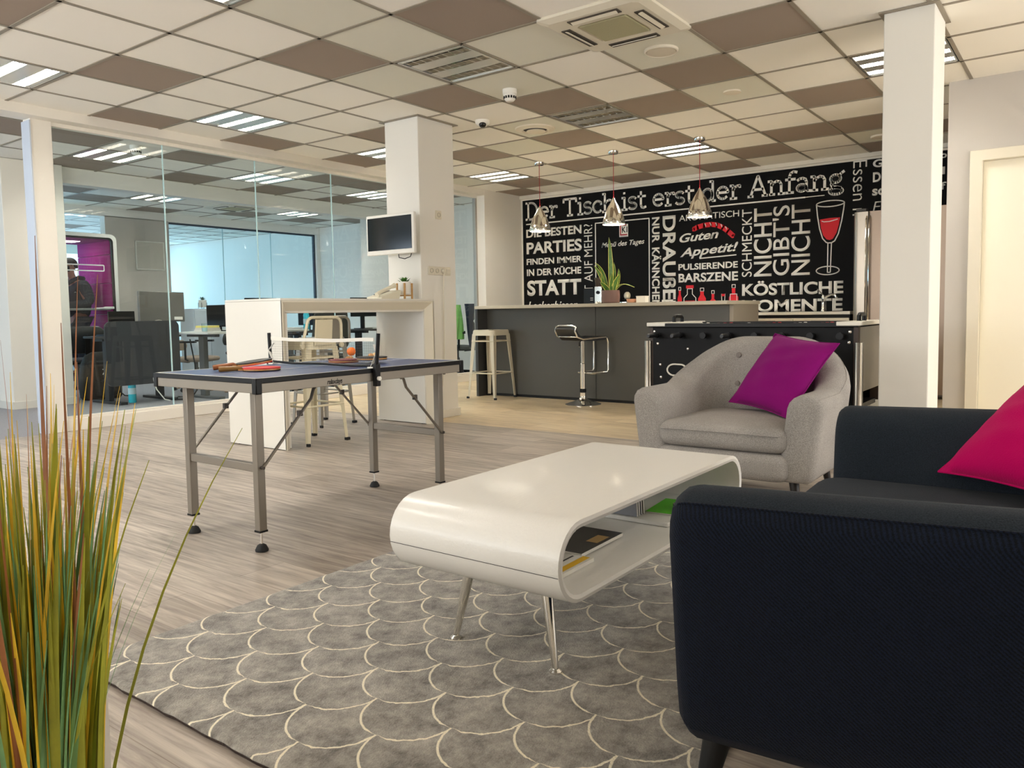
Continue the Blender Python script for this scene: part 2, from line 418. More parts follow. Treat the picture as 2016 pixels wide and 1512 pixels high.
# outer walls with window openings
wo = B()
wo.box(-5.2, -5.05, -8.4, -3.0, 0, H).box(-5.2, -5.05, 2.2, 2.6, 0, H).box(-5.2, -5.05, -3.0, 2.2, 0, .75).box(-5.2, -5.05, -3.0, 2.2, 2.4, H)
struct(wo, 'wall_rear', W_WALL, 'window wall behind the viewer')
ws = B().box(-5.2, .3, -8.4, -8.35, 0, H).box(4.3, 7.6, -8.4, -8.35, 0, H).box(.3, 4.3, -8.4, -8.35, 0, .7).box(.3, 4.3, -8.4, -8.35, 2.4, H)  # opening set where the added side light shines in
struct(ws, 'wall_side', W_WALL, 'side wall with an added window opening')
struct(B().box(-3.4, -3.25, 2.55, 2.8, 0, H).box(-3.4, -3.25, 6.4, 14.0, 0, H).box(-3.4, -3.25, 2.55, 6.4, 2.3, H).box(-3.4, -3.25, 2.55, 6.4, 0, .7), 'wall_corridor', W_OFF, 'corridor window wall')
struct(B().box(-5.05, -3.25, 2.5, 2.56, 0, H), 'wall_left', W_WALL, 'cream wall left of the corridor')
struct(B().box(7.6, 7.7, 2.55, 5.87, 0, H + .02).box(7.6, 8.2, 5.87, 5.97, 0, H + .02).box(8.2, 8.3, 5.87, 14.0, 0, H + .02), 'wall_office', W_OFF, 'pale office wall')
struct(B().box(-3.4, 4.9, 13.5, 13.6, 0, H + .02).box(7.9, 8.3, 13.5, 13.6, 0, H + .02).box(4.9, 7.9, 13.5, 13.6, 0, .6).box(4.9, 7.9, 13.5, 13.6, 2.4, H), 'wall_end', W_OFF, 'pale end wall of the far office')
# pillars
p1 = struct(B().box(3.02, 3.485, .225, .63, 0, H), 'wall_pillar', W_COL, 'cream pillar behind the white high desk', bev=.006)
struct(B().box(3.005, 3.50, .21, .645, 0, .075), 'baseboard_pillar', WHITE, 'white skirting of the cream pillar', parent=p1, bev=.004)
struct(B().box(2.985, 3.52, .19, .665, H - .004, H + .002), 'trim_5', GRID, 'dark trim where pillar meets ceiling', parent=p1)
p2 = struct(B().box(3.05, 3.425, -3.775, -3.505, 0, H), 'wall_pillar_right', W_COL, 'cream pillar beside the table football', bev=.006)
struct(B().box(3.02, 3.455, -3.80, -3.48, H - .004, H + .002), 'trim_6', GRID, 'dark trim where pillar meets ceiling', parent=p2)
# ---- glass partition 1
struct(B().box(-3.25, 6.6, 2.35, 2.56, 2.595, H + .02), 'trim_7', W_WALL, 'cream beam above the glass partition', bev=.004)
gp = struct(B().box(.835, 1.0, 2.47, 2.60, 0, 2.6), 'window_1', W_WALL, 'frame of the glass office partition', bev=.004)
struct(B().box(1.0, 6.6, 2.485, 2.55, 0, .10).box(1.0, 6.6, 2.50, 2.535, .10, .125), 'sill', W_WALL, None, parent=gp, bev=.003)
struct(B().box(1.0, 6.6, 2.485, 2.55, 2.565, 2.60), 'head_rail', W_WALL, None, parent=gp)
struct(B().box(6.57, 6.60, 2.49, 2.545, .1, 2.57), 'end_post', ALU, None, parent=gp)
xs = [1.0, 1.983, 2.988, 3.996, 5.0, 6.57]
for a, b_ in zip(xs[:-1], xs[1:]):
    struct(B().box(a + .002, b_ - .002, 2.511, 2.519, .12, 2.57), 'glass_pane', GLASS, None, parent=gp)
for a in xs[1:-1]:
    struct(B().box(a - .004, a + .004, 2.508, 2.522, .12, 2.57), 'glass_joint', GLASSE, None, parent=gp)
struct(B().box(.825, .835, 2.46, 2.61, 0, 2.58), 'door_jamb', mat('pale_jamb', (196, 204, 216), .4), None, parent=gp)
# ---- soffits and inner column of the offices
struct(B().box(-3.25, 8.2, 4.88, 5.06, 2.50, H + .02), 'trim_8', W_OFF, 'beam across the office ceiling')
ic = struct(B().box(1.46, 2.08, 4.75, 5.12, 0, H), 'wall_inner_pillar', W_WALL, 'cream pillar inside the office', bev=.005)
struct(B().box(1.445, 2.095, 4.735, 5.135, 0, .08), 'baseboard_inner', WHITE, 'white skirting of the inner pillar', parent=ic)
struct(B().box(1.2, 8.2, 7.80, 7.95, 2.54, H + .02), 'trim_9', W_OFF, 'beam above the rear glass wall')
struct(B().box(4.02, 5.06, 7.80, 7.95, 0, 2.55), 'wall_panel', W_GREY, 'grey beige wall panel in the rear office')
struct(B().box(8.12, 8.2, 7.80, 7.95, 0, 2.55), 'wall_rear_end', W_OFF, 'pale wall end beside the rear glass')
g2 = struct(B().box(5.06, 5.09, 7.85, 7.90, 0, 2.54).box(8.09, 8.12, 7.85, 7.90, 0, 2.54).box(5.06, 8.12, 7.85, 7.90, 2.51, 2.545).box(5.06, 8.12, 7.85, 7.90, 0, .05), 'window_2', mat('dark_frame', (50, 60, 72), .5), 'dark thin frame of the rear glass wall')
for a, b_ in ((5.09, 6.1), (6.1, 7.1), (7.1, 8.09)):
    struct(B().box(a + .004, b_ - .004, 7.871, 7.879, .05, 2.51), 'glass_pane', GLASS, None, parent=g2)
for a in (6.1, 7.1):
    struct(B().box(a - .005, a + .005, 7.868, 7.882, .05, 2.51), 'glass_joint', GLASSE, None, parent=g2)

# ------------------------------------------------------------------ ceiling fittings
def luminaire(i, j, yshift, lit, label, group):
    x0, y0 = i * S, j * S + yshift
    t = thing('ceiling_light', label, 'ceiling light', (x0 + S/2, y0 + S/2, H), group)
    b = B()
    a, c = x0 + .02, x0 + S - .02; d, e = y0 + .02, y0 + S - .02
    b.box(a, c, d, e, H + .045, H + .06)
    for q in (0, 1):
        b.box(a if q == 0 else c - .012, a + .012 if q == 0 else c, d, e, H + .0, H + .06)
        b.box(a, c, d if q == 0 else e - .012, d + .012 if q == 0 else e, H + .0, H + .06)
    for xa, xb in ((.032, .058), (.152, .2655), (.3595, .473), (.567, .593)):      # mirror strips between the louvre channels
        b.box(x0 + xa, x0 + xb, d + .012, e - .012, H + .004, H + .010)
    b.build('housing', REFL, t)
    for k in range(3):
        xc = x0 + .105 + k * .2075
        lv = B()
        for q in range(9):
            yy = d + .03 + q * (e - d - .06) / 8
            lv.box(xc - .042, xc + .042, yy - .002, yy + .002, H + .008, H + .032)
        lv.box(xc - .046, xc - .042, d + .01, e - .01, H + .004, H + .034).box(xc + .042, xc + .046, d + .01, e - .01, H + .004, H + .034)
        lv.build('louvre', CHROME, t)
        B().box(xc - .034, xc + .034, d + .02, e - .02, H + .036, H + .044).build('tube', TUBEM if lit else TUBEO, t)
    return t
names_lit = {(0, -2): 'lit square louvre light at the top edge of the view, above the table tennis table',
             (0, 2): 'lit square louvre light at upper left beside the glass beam', (3, 2): 'lit square louvre light in front of the glass partition, left of the pillar',
             (6, 2): 'lit square louvre light partly behind the cream pillar', (9, 2): 'lit square louvre light over the left end of the bar near the glass',
             (9, -2): 'lit square louvre light over the bar near the right pendant lamp', (6, -6): 'lit square louvre light cut by the right pillar'}
for q in LIT: luminaire(q[0], q[1], 0, True, names_lit.get(q, 'lit square louvre light behind the viewer over the sitting area'), 'square ceiling lights')
luminaire(3, -2, 0, False, 'unlit square louvre light nearest the white smoke detector', 'square ceiling lights')
luminaire(6, -2, 0, False, 'unlit square louvre light beside the round air outlet', 'square ceiling lights')
for q, l in zip(ALIT, ('left', 'middle', 'right')): luminaire(q[0], q[1], YA, True, 'lit louvre light behind the glass partition, %s one of the near row' % l, 'office ceiling lights')
for q, l in zip(BLIT, ('rear office left of the cassette air conditioner', 'rear office right of the cassette air conditioner', 'far office above the pink booth', 'far office behind the rear glass wall')):
    luminaire(q[0], q[1], YB, True, 'lit louvre light in the ' + l, 'office ceiling lights')

def cassette(i, j, ysh, label):
    x0, y0 = i * S, j * S + ysh; cx, cy = x0 + S/2, y0 + S/2
    t = thing('air_conditioner', label, 'air conditioner', (cx, cy, H))
    pl = mat('ac_plastic', (226, 218, 198), .45)
    b = B(); h = .345
    ring = lambda r, z, c=.06: [(cx + sx * (r - (c if k else 0)), cy + sy * (r - (0 if k else c)), z) for sx, sy, ks in ((1, 1, (0, 1)), (-1, 1, (1, 0)), (-1, -1, (0, 1)), (1, -1, (1, 0))) for k in ks]
    b.loft([ring(h, H + .01, .02), ring(h, H - .012, .02), ring(.30, H - .03, .03), ring(.17, H - .03, .02), ring(.165, H - .022, .02)], cap0=True, cap1=True)
    b.build('panel', pl, t)
    B().box(cx - .155, cx + .155, cy - .155, cy + .155, H - .034, H - .02).build('intake_grille', mat('ac_grille', (176, 170, 134), .7, bump=.4, bscale=300), t, bev=.006)
    dk = mat('ac_slot', (70, 62, 52), .7)
    for k in range(4):
        a = k * PI / 2; u = Vector((math.cos(a), math.sin(a), 0)); v = Vector((-math.sin(a), math.cos(a), 0)); c = Vector((cx, cy, 0)) + u * .245
        s_ = B().obox(c + Vector((0, 0, H - .031)), u, v, (0, 0, 1), .03, .165, .004).build('air_slot', dk, t)
        B().obox(c + u * .006 + Vector((0, 0, H - .036)), u * 1 + Vector((0, 0, .35)), v, Vector((-.35, 0, 1)) if k == 0 else (0, 0, 1), .017, .15, .002).build('flap', pl, s_)
    return t
cassette(3, -4, 0, 'square white cassette air conditioner at the top of the room')
cassette(8, 10, YB, 'square cassette air conditioner in the rear office behind glass')
SPK = mat('speaker_white', (232, 222, 202), .6)
for x, y, r, l in ((2.81, -2.19, .112, 'large round flush ceiling speaker beside the air conditioner'), (6.62, -2.78, .105, 'round flush ceiling speaker left of the right pillar')):
    t = thing('ceiling_speaker', l, 'speaker', (x, y, H))
    B().lathe((x, y, H), [(r, .004), (r, -.01), (r * .93, -.014), (r * .86, -.008), (r * .86, .002)], 32).build('ring', SPK, t, smooth=True)
    B().lathe((x, y, H), [(r * .85, .0), (r * .85, -.012), (r * .3, -.016)], 32).build('grille', mat('speaker_grille', (224, 212, 190), .7, bump=.3, bscale=700), t, smooth=True)
x, y = 4.08, -2.19
B().lathe((x, y, H), [(.07, .004), (.07, -.006), (.05, -.01)], 24).build('ceiling_sensor', SPK, None, smooth=True, label='small flat white disc on the ceiling above the armchair', cat='sensor', at=(x, y, H))
x, y = 4.09, -.275
t = thing('air_outlet', 'round white ceiling air outlet with dark slot beside the dome camera', 'air vent', (x, y, H))
B().lathe((x, y, H), [(.19, .004), (.185, -.006), (.14, -.016), (.125, -.02), (.11, -.004), (.1, .002)], 36).build('flange', SPK, t, smooth=True)
B().lathe((x, y, H), [(.11, .003), (.11, -.008)], 36).build('throat', SHADE_GAP, t)
B().lathe((x + .012, y, H - .028), [(.02, .03), (.088, .012), (.092, .004), (.06, -.004), (.02, -.006)], 36).build('disc_valve', SPK, t, smooth=True)
for x, y, zc, l in ((2.91, -.86, H, 'white smoke detector on the tile beside the unlit light'), (2.1, 3.2, H, 'white smoke detector behind the glass partition at left')):
    t = thing('smoke_detector', l, 'smoke detector', (x, y, zc))
    B().lathe((x, y, zc), [(.056, .004), (.056, -.03), (.05, -.036)], 24).build('base', PAPER, t, smooth=True)
    B().lathe((x, y, zc), [(.05, -.034), (.05, -.045), (.043, -.07), (.03, -.085), (.026, -.087)], 24).build('head', PAPER, t, smooth=True)
    v = B()
    for k in range(14):
        a = 2 * PI * k / 14; u = Vector((math.cos(a), math.sin(a), 0)); v.obox(Vector((x, y, zc - .058)) + u * .046, u, (0, 0, 1), Vector((-math.sin(a), math.cos(a), 0)), .004, .009, .006)
    v.build('smoke_slots', BLACK, t)
x, y = 3.53, -.09
t = thing('dome_camera', 'small white dome security camera with black lens left of the air outlet', 'camera', (x, y, H))
B().lathe((x, y, H), [(.066, .004), (.066, -.012), (.06, -.026), (.045, -.04), (.02, -.048)], 24).build('housing', PAPER, t, smooth=True)
B().sphere((x - .022, y - .018, H - .034), .034, 16).build('lens', mat('lens_glass', (14, 14, 16), .08), t, smooth=True)

# ------------------------------------------------------------------ pendant lamps
SH_IN = None
BULBM = mat('lit_bulb', (255, 240, 214), .5, emit=BULB)
def mirror_shade():
    M = bpy.data.materials.new('mirrored_shade'); M.use_nodes = True; nt = M.node_tree; b = nt.nodes['Principled BSDF']
    b.inputs['Base Color'].default_value = (.86, .84, .80, 1); b.inputs['Metallic'].default_value = 1; b.inputs['Roughness'].default_value = .06
    t = nt.nodes.new('ShaderNodeBsdfTransparent'); mx = nt.nodes.new('ShaderNodeMixShader'); mx.inputs[0].default_value = .0
    nt.links.new(b.outputs[0], mx.inputs[1]); nt.links.new(t.outputs[0], mx.inputs[2])
    nt.links.new(mx.outputs[0], [n for n in nt.nodes if n.type == 'OUTPUT_MATERIAL'][0].inputs['Surface'])
    return M
SHADEM = mirror_shade()
CORD = mat('red_textile_cord', (176, 34, 44), .8)
def pendant(x, y, label):
    t = thing('pendant_lamp', label, 'pendant lamp', (x, y, H), 'chrome pendant lamps over the bar')
    B().lathe((x, y, H), [(.055, .003), (.055, -.03), (.05, -.036)], 24).build('ceiling_rose', CHROME, t, smooth=True)
    B().cyl((x, y, H - .034), (x, y, 2.17), .0032, n=8).build('cord', CORD, t)
    zt = 2.165
    outer = [(.012, 0), (.018, -.02), (.034, -.045), (.062, -.09), (.090, -.15), (.112, -.215), (.122, -.26), (.120, -.28)]
    B().lathe((x, y, zt), outer, 40, cap=False).build('shade', SHADEM, t, smooth=True)
    B().lathe((x, y, zt), [(.1205, -.274), (.1215, -.282), (.118, -.282), (.1175, -.274)], 40, cap=False).build('shade_rim', mat('shade_rim_white', (244, 238, 226), .4), t, smooth=True)
    B().lathe((x, y, zt), [(.02, -.05), (.02, -.09), (.045, -.14), (.062, -.19), (.05, -.235), (.02, -.25)], 20).build('bulb', BULBM, t, smooth=True)
    return t
pendant(5.45, .62, 'left chrome pendant lamp above the snake plant end of the bar')
pendant(5.45, -.347, 'middle chrome pendant lamp hanging over the menu frame')
pendant(5.45, -1.33, 'right chrome pendant lamp hanging below the word erst')

# ------------------------------------------------------------------ the mural and its lettering
MX = XW - .004
mural = thing('wall_mural', 'black wall mural covered with white German food sayings and red drawings', 'mural', (XW, .0, 1.3))
B().box(MX, XW - .001, -3.6, 2.316, .0, 2.60).build('mural_panel', MURAL, mural)
LX = MX - .0025
_cap = {}
def text_mesh(s, off, shear=0.0, space=1.0):
    c = bpy.data.curves.new('t', 'FONT'); c.body = s; c.size = 1.0; c.offset = off; c.shear = shear; c.space_character = space
    c.resolution_u = 6; c.extrude = 0
    o = bpy.data.objects.new('t', c); COL.objects.link(o)
    dg = bpy.context.evaluated_depsgraph_get(); me = bpy.data.meshes.new_from_object(o.evaluated_get(dg))
    bpy.data.objects.remove(o); bpy.data.curves.remove(c)
    return me
def cap_h(off):
    if off not in _cap:
        me = text_mesh('H', off); zs = [v.co.y for v in me.vertices]; _cap[off] = (min(zs), max(zs)); bpy.data.meshes.remove(me)
    return _cap[off]
def write(s, y0, y1, z0, z1, off=.0, rot=0, shear=0.0, mode='cap', parent=None, name='lettering', material=None, tilt=0.0, space=1.0):
    """rot 0 reads along -y; 1 reads upwards; -1 reads downwards. box = where the capitals stand"""
    me = text_mesh(s, off, shear, space)
    xs_ = [v.co.x for v in me.vertices]; ys_ = [v.co.y for v in me.vertices]
    xa, xb = min(xs_), max(xs_)
    ya, yb = cap_h(off) if mode == 'cap' else (min(ys_), max(ys_))
    for v in me.vertices:
        u = (v.co.x - xa) / (xb - xa); w = (v.co.y - ya) / (yb - ya)
        if rot == 0: Y, Z = y0 + (y1 - y0) * u, z0 + (z1 - z0) * w + tilt * (u - .5)
        elif rot == 1: Z, Y = z0 + (z1 - z0) * u, y1 + (y0 - y1) * w
        else: Z, Y = z1 + (z0 - z1) * u, y0 + (y1 - y0) * w
        v.co = (LX, Y, Z)
    if rot == 1:
        for v in me.vertices:      # capitals stand on the right hand side, tops to the left
            pass
    bm = bmesh.new(); bm.from_mesh(me); bpy.data.meshes.remove(me)
    r = bmesh.ops.extrude_face_region(bm, geom=list(bm.faces)); vs = [q for q in r['geom'] if isinstance(q, bmesh.types.BMVert)]
    bmesh.ops.translate(bm, verts=vs, vec=(.0024, 0, 0))
    b = B(); b.bm.free(); b.bm = bm
    return b.build(name, material or LETTER, parent or mural)
def write_up(s, y0, y1, z0, z1, off=.0): return write(s, y0, y1, z0, z1, off, rot=1)
def stroke(b, pts, w, x=None, z0=None):
    """flat pen stroke on the wall through (y, z) points"""
    x = LX if x is None else x
    for p, q in zip(pts[:-1], pts[1:]):
        d = Vector((0, q[0] - p[0], q[1] - p[1]))
        if d.length < 1e-6: continue
        d.normalize(); n = d.cross(Vector((1, 0, 0))) * w / 2
        P, Q = Vector((x, p[0], p[1])) - d * w * .18, Vector((x, q[0], q[1])) + d * w * .18
        b.prism([P + n, Q + n, Q - n, P - n], (.0024, 0, 0))
    return b
def earc(cx, cy, rx, ry, a0, a1, n=12):
    return [(cx + rx * math.cos(math.radians(a0 + (a1 - a0) * k / n)), cy + ry * math.sin(math.radians(a0 + (a1 - a0) * k / n))) for k in range(n + 1)]
G = {  # slab serif letters: advance, list of (polyline, thin?)
 'D': (.88, [[(.14, 1), (.36, 1)] + earc(.36, .5, .38, .5, 90, -90) + [(.14, 0)], [(.18, 1), (.18, 0)], [(.02, 1), (.2, 1)], [(.02, 0), (.2, 0)]]),
 'e': (.64, [[(.07, .38), (.55, .38)] + earc(.31, .36, .25, .31, 8, 318)]),
 'r': (.50, [[(.15, .68), (.15, 0)], [(.02, .67), (.15, .67)], [(.02, .01), (.32, .01)], [(.15, .42), (.22, .56), (.32, .64), (.46, .65), (.46, .55)]]),
 'T': (.86, [[(.04, .78), (.05, .97), (.79, .97), (.80, .78)], [(.42, .97), (.42, 0)], [(.26, .01), (.58, .01)]]),
 'i': (.36, [[(.18, .68), (.18, 0)], [(.04, .67), (.18, .67)], [(.03, .01), (.33, .01)], [(.17, .90), (.17, .97)]]),
 's': (.52, [earc(.26, .51, .19, .155, 25, 265, 10) + earc(.25, .18, .21, .17, 85, -150, 10)]),
 'c': (.58, [earc(.32, .34, .26, .32, 45, 315) , [(.50, .58), (.52, .45)]]),
 'h': (.72, [[(.15, 1.03), (.15, 0)], [(.02, 1.02), (.15, 1.02)], [(.02, .01), (.29, .01)], [(.45, .01), (.71, .01)], [(.15, .45), (.24, .58), (.38, .66), (.50, .62), (.57, .48), (.57, 0)]]),
 't': (.46, [[(.19, .92), (.19, .16), (.24, .05), (.33, .02), (.45, .07)], [(.03, .66), (.43, .66)]]),
 'd': (.70, [earc(.29, .34, .23, .31, 0, 360, 18), [(.54, 1.03), (.54, 0)], [(.40, 1.02), (.54, 1.02)], [(.54, .01), (.67, .01)]]),
 'A': (.86, [[(.10, 0), (.42, 1), (.45, 1), (.77, 0)], [(.21, .34), (.66, .34)], [(-.01, .01), (.22, .01)], [(.62, .01), (.90, .01)]]),
 'n': (.74, [[(.16, .68), (.16, 0)], [(.02, .67), (.16, .67)], [(.02, .01), (.30, .01)], [(.46, .01), (.73, .01)], [(.16, .45), (.25, .58), (.39, .66), (.51, .62), (.58, .48), (.58, 0)]]),
 'f': (.44, [[(.19, 0), (.19, .80), (.24, .96), (.36, 1.03), (.50, .99)], [(.03, .66), (.43, .66)], [(.05, .01), (.36, .01)]]),
 'a': (.62, [earc(.26, .19, .19, .17, 0, 360, 14), [(.09, .57), (.17, .64), (.30, .66), (.42, .60), (.46, .46), (.46, .12), (.51, .02), (.60, .02)]]),
 'g': (.64, [earc(.27, .46, .20, .19, 0, 360, 14), earc(.29, -.13, .26, .16, 0, 360, 16), [(.16, .30), (.10, .20), (.15, .09), (.34, .05), (.48, .0)], [(.42, .60), (.50, .70), (.60, .78)]]),
 ' ': (.34, [])}
def slab_line(s, y0, y1, zb, cap, w):
    tot = sum(G[c][0] for c in s); k = (y0 - y1) / tot
    b = B(); u = 0.0
    for c in s + ' ':
        if c == ' ':
            b.build('lettering', LETTER, mural); b = B()
        for pl in G[c][1]:
            stroke(b, [(y0 - (u + px) * k, zb + py * cap) for px, py in pl], w)
        u += G[c][0]
    b.bm.free()
slab_line('Der Tisch ist erst der Anfang', 2.262, -2.225, 2.318, .238, .031)
b = B(); stroke(b, [(2.253, 2.249), (-1.78, 2.249)], .017); stroke(b, [(-1.78, 2.250), (-2.0, 2.251)], .008); b.build('underline', LETTER, mural)
BD = .028
write('DIE BESTEN', 2.256, 1.298, 2.052, 2.172, BD)
write('PARTIES', 2.254, 1.296, 1.812, 1.980, BD)
write('FINDEN IMMER', 2.256, 1.298, 1.653, 1.742, BD)
write('IN DER KÜCHE', 2.255, 1.310, 1.489, 1.588, BD)
write('STATT', 2.252, 1.312, 1.196, 1.418, .036)
write('Leckerbissen', 2.245, 1.37, .985, 1.110, .012, shear=.3)
write_up('LUST AUF MEHR?', 1.257, 1.123, .975, 2.172, -.004)
b = B()
stroke(b, [(1.071, .90), (1.071, 2.174), (.245, 2.174), (.245, .90)], .014); b.build('menu_frame', LETTER, mural)
B().box(LX, MX, .560, .694, 1.956, 2.127).build('logo_plate', LETTER, mural)
lx = LX; LX = MX - .005
b = B(); stroke(b, [(.566 + .02, 2.115), (.675, 2.115), (.675, 1.985), (.575, 1.985)], .017); b.build('logo_bracket', mat('logo_red', (176, 26, 40), .6), mural)
write('K1', .652, .570, 2.013, 2.092, .02, material=BLACKM)
b = B(); stroke(b, [(.68, 1.965), (.575, 1.965)], .006); b.build('logo_line', mat('logo_grey', (150, 140, 132), .6), mural)
LX = lx
write('Menü des Tages', .974, .315, 1.838, 1.905, .014, shear=.28, tilt=.016)
write('NUR', .202, .094, 1.849, 2.181, .026, rot=-1)
write('KÄNNCHEN', .205, .095, .99, 1.782, .026, rot=-1)
write('DRAUßEN', .048, -.135, .87, 2.185, .026, rot=-1)
write('AROMATISCH', -.185, -.985, 2.097, 2.174, .006)
sz = [(-.395, 1.985), (-.44, 2.005), (-.527, 2.022), (-.62, 2.026), (-.70, 2.012), (-.777, 1.975), (-.843, 1.925), (-.905, 1.866)]
b = B(); stroke(b, sz, .062); stroke(b, [(-.40, 1.985), (-.375, 1.962)], .022); stroke(b, [(-.40, 1.985), (-.372, 1.995)], .022)
stroke(b, [(-.90, 1.87), (-.925, 1.868)], .022); stroke(b, [(-.90, 1.87), (-.91, 1.84)], .022); b.build('sausage_drawing', LRED, mural)
LX = MX - .005; b = B()
for y, z in ((-.545, 2.03), (-.615, 2.034), (-.69, 2.028), (-.76, 2.005), (-.82, 1.97)): stroke(b, [(y + .008, z + .012), (y - .004, z - .012), (y - .006, z - .024)], .010)
b.build('sausage_cuts', LETTER, mural); LX = lx
write('Guten', -.190, -.720, 1.835, 1.945, .022, shear=.3, tilt=.03)
write('Appetit!', -.199, -.974, 1.655, 1.765, .022, shear=.3, tilt=.04)
b = B(); stroke(b, [(-.468, 1.606), (-.949, 1.625)], .014); b.build('underline', LETTER, mural)
write('PULSIERENDE', -.175, -.971, 1.466, 1.546, BD)
write('BARSZENE', -.175, -.974, 1.308, 1.421, BD)
def flat(pts, material, name, x=None):
    x = LX if x is None else x
    return B().prism([(x, p[0], p[1]) for p in pts], (.0022, 0, 0)).build(name, material, mural)
def bottle(y0, y1, zt, neck, shoulder, fill, capred=False):
    """outlined bottle drawing standing behind the bar top"""
    c = (y0 + y1) / 2; zb = 1.0; w = (y0 - y1) / 2; n = w * neck; zs = zt - shoulder
    body = [(c + w, zb), (c + w, zs - .05), (c + n, zs + .0), (c + n, zt - .045), (c - n, zt - .045), (c - n, zs), (c - w, zs - .05), (c - w, zb)]
    if fill == 'full': flat(body, LRED, 'bottle_drawing')
    else:
        b = B(); stroke(b, body, .009); b.build('bottle_drawing', LETTER, mural)
        flat([(c + w * .8, zb), (c + w * .8, zb + .07), (c - w * .8, zb + .07), (c - w * .8, zb)], LRED, 'bottle_drawing')
    if capred: flat([(c + n * 1.5, zt - .04), (c + n * 1.5, zt), (c - n * 1.5, zt), (c - n * 1.5, zt - .04)], LRED, 'bottle_drawing')
    else:
        b = B(); stroke(b, [(c + n, zt - .045), (c + n, zt - .005), (c - n, zt - .005), (c - n, zt - .045), (c + n, zt - .045)], .008); b.build('bottle_drawing', LETTER, mural)
bottle(-.163, -.222, 1.251, .5, .1, 'full'); bottle(-.251, -.416, 1.268, .42, .115, 'line', True)
bottle(-.447, -.553, 1.232, .45, .09, 'full'); bottle(-.585, -.708, 1.196, .28, .11, 'full')
bottle(-.858, -.978, 1.262, .36, .11, 'full')
flat([(-.757, 1.145), (-.81, 1.145), (-.806, 1.115), (-.761, 1.115)], LRED, 'bottle_drawing')
b = B(); stroke(b, [(-.76, 1.145), (-.768, 1.0), (-.798, 1.0), (-.807, 1.145)], .007); b.build('bottle_drawing', LETTER, mural)
LX = MX - .005; b = B(); stroke(b, [(-.875, 1.05), (-.875, 1.14), (-.961, 1.14), (-.961, 1.05)], .008); b.build('bottle_label_drawing', LETTER, mural); LX = lx
write_up('SCHMECKT', -1.024, -1.146, 1.347, 2.174, .0)
write_up('NICHT', -1.174, -1.391, 1.344, 2.172, .012)
write_up("GIBT'S", -1.411, -1.602, 1.346, 2.178, .006)
write_up('NICHT', -1.628, -1.843, 1.341, 2.176, .008)
write('KÖSTLICHE', -1.026, -2.222, 1.113, 1.258, .03)
write('MOMENTE', -1.024, -2.216, .912, 1.058, .03)
# wine glass drawing
LX = MX - .003
bowl = [(-1.912, 2.15), (-1.925, 2.02), (-1.95, 1.87), (-1.985, 1.755), (-2.025, 1.708), (-2.045, 1.70), (-2.085, 1.70), (-2.12, 1.72), (-2.16, 1.80), (-2.195, 1.95), (-2.215, 2.08), (-2.222, 2.15)]
b = B(); stroke(b, bowl, .013); stroke(b, earc(-2.067, 2.150, -.154, .034, 0, 360, 28), .012)
stroke(b, [(-2.045, 1.70), (-2.043, 1.36), (-2.075, 1.36), (-2.085, 1.70)], .011); stroke(b, earc(-2.045, 1.382, -.128, .048, 0, 360, 28), .012)
b.build('wine_glass_drawing', LETTER, mural)
flat([(-1.953, 1.975), (-1.965, 1.88), (-1.992, 1.79), (-2.03, 1.742), (-2.065, 1.732), (-2.10, 1.745), (-2.14, 1.81), (-2.165, 1.90), (-2.178, 1.983), (-2.06, 1.985)], LRED, 'wine_drawing', MX - .0035)
LX = MX - .006; b = B(); stroke(b, [(-1.975, 1.955), (-2.0, 1.946), (-2.06, 1.945), (-2.15, 1.965)], .010); b.build('wine_highlight', LETTER, mural); LX = lx
write('Essen n', -2.312, -2.458, 1.99, 2.602, -.008, rot=-1)
write('Ga', -2.519, -2.70, 2.503, 2.590, .03); write('D', -2.521, -2.604, 2.341, 2.450, .035); write('so', -2.516, -2.66, 2.192, 2.270, .03, mode='box'); write('Fr', -2.523, -2.68, 2.008, 2.126, -.008, shear=.2)
write('o', -3.19, -3.25, 2.52, 2.57, .03, mode='box'); write('l', -3.2, -3.235, 2.35, 2.43, .03, mode='box'); write('f', -3.19, -3.25, 2.19, 2.27, .02, mode='box')

# ------------------------------------------------------------------ bar and kitchen
bar = thing('bar_counter', 'long anthracite bar counter with pale grey worktop under the pendant lamps', 'bar counter', (5.05, -.3, 0))
B().box(4.865, 5.75, -1.845, 1.145, .998, 1.032).build('worktop', TOPG, bar, bev=.003)
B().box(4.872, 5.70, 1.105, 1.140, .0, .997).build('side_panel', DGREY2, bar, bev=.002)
for y0, y1 in ((-.345, 1.104), (-1.80, -.350)):
    B().box(5.045, 5.075, y0, y1, .03, .997).build('front_panel', DGREY, bar, bev=.002)
B().box(5.06, 5.09, -1.80, 1.10, .0, .03).build('plinth', BLACKM, bar)
B().box(5.04, 5.72, -1.84, -1.801, .0, .997).build('end_panel', mat('end_laminate', (150, 140, 124), .5), bar, bev=.002)

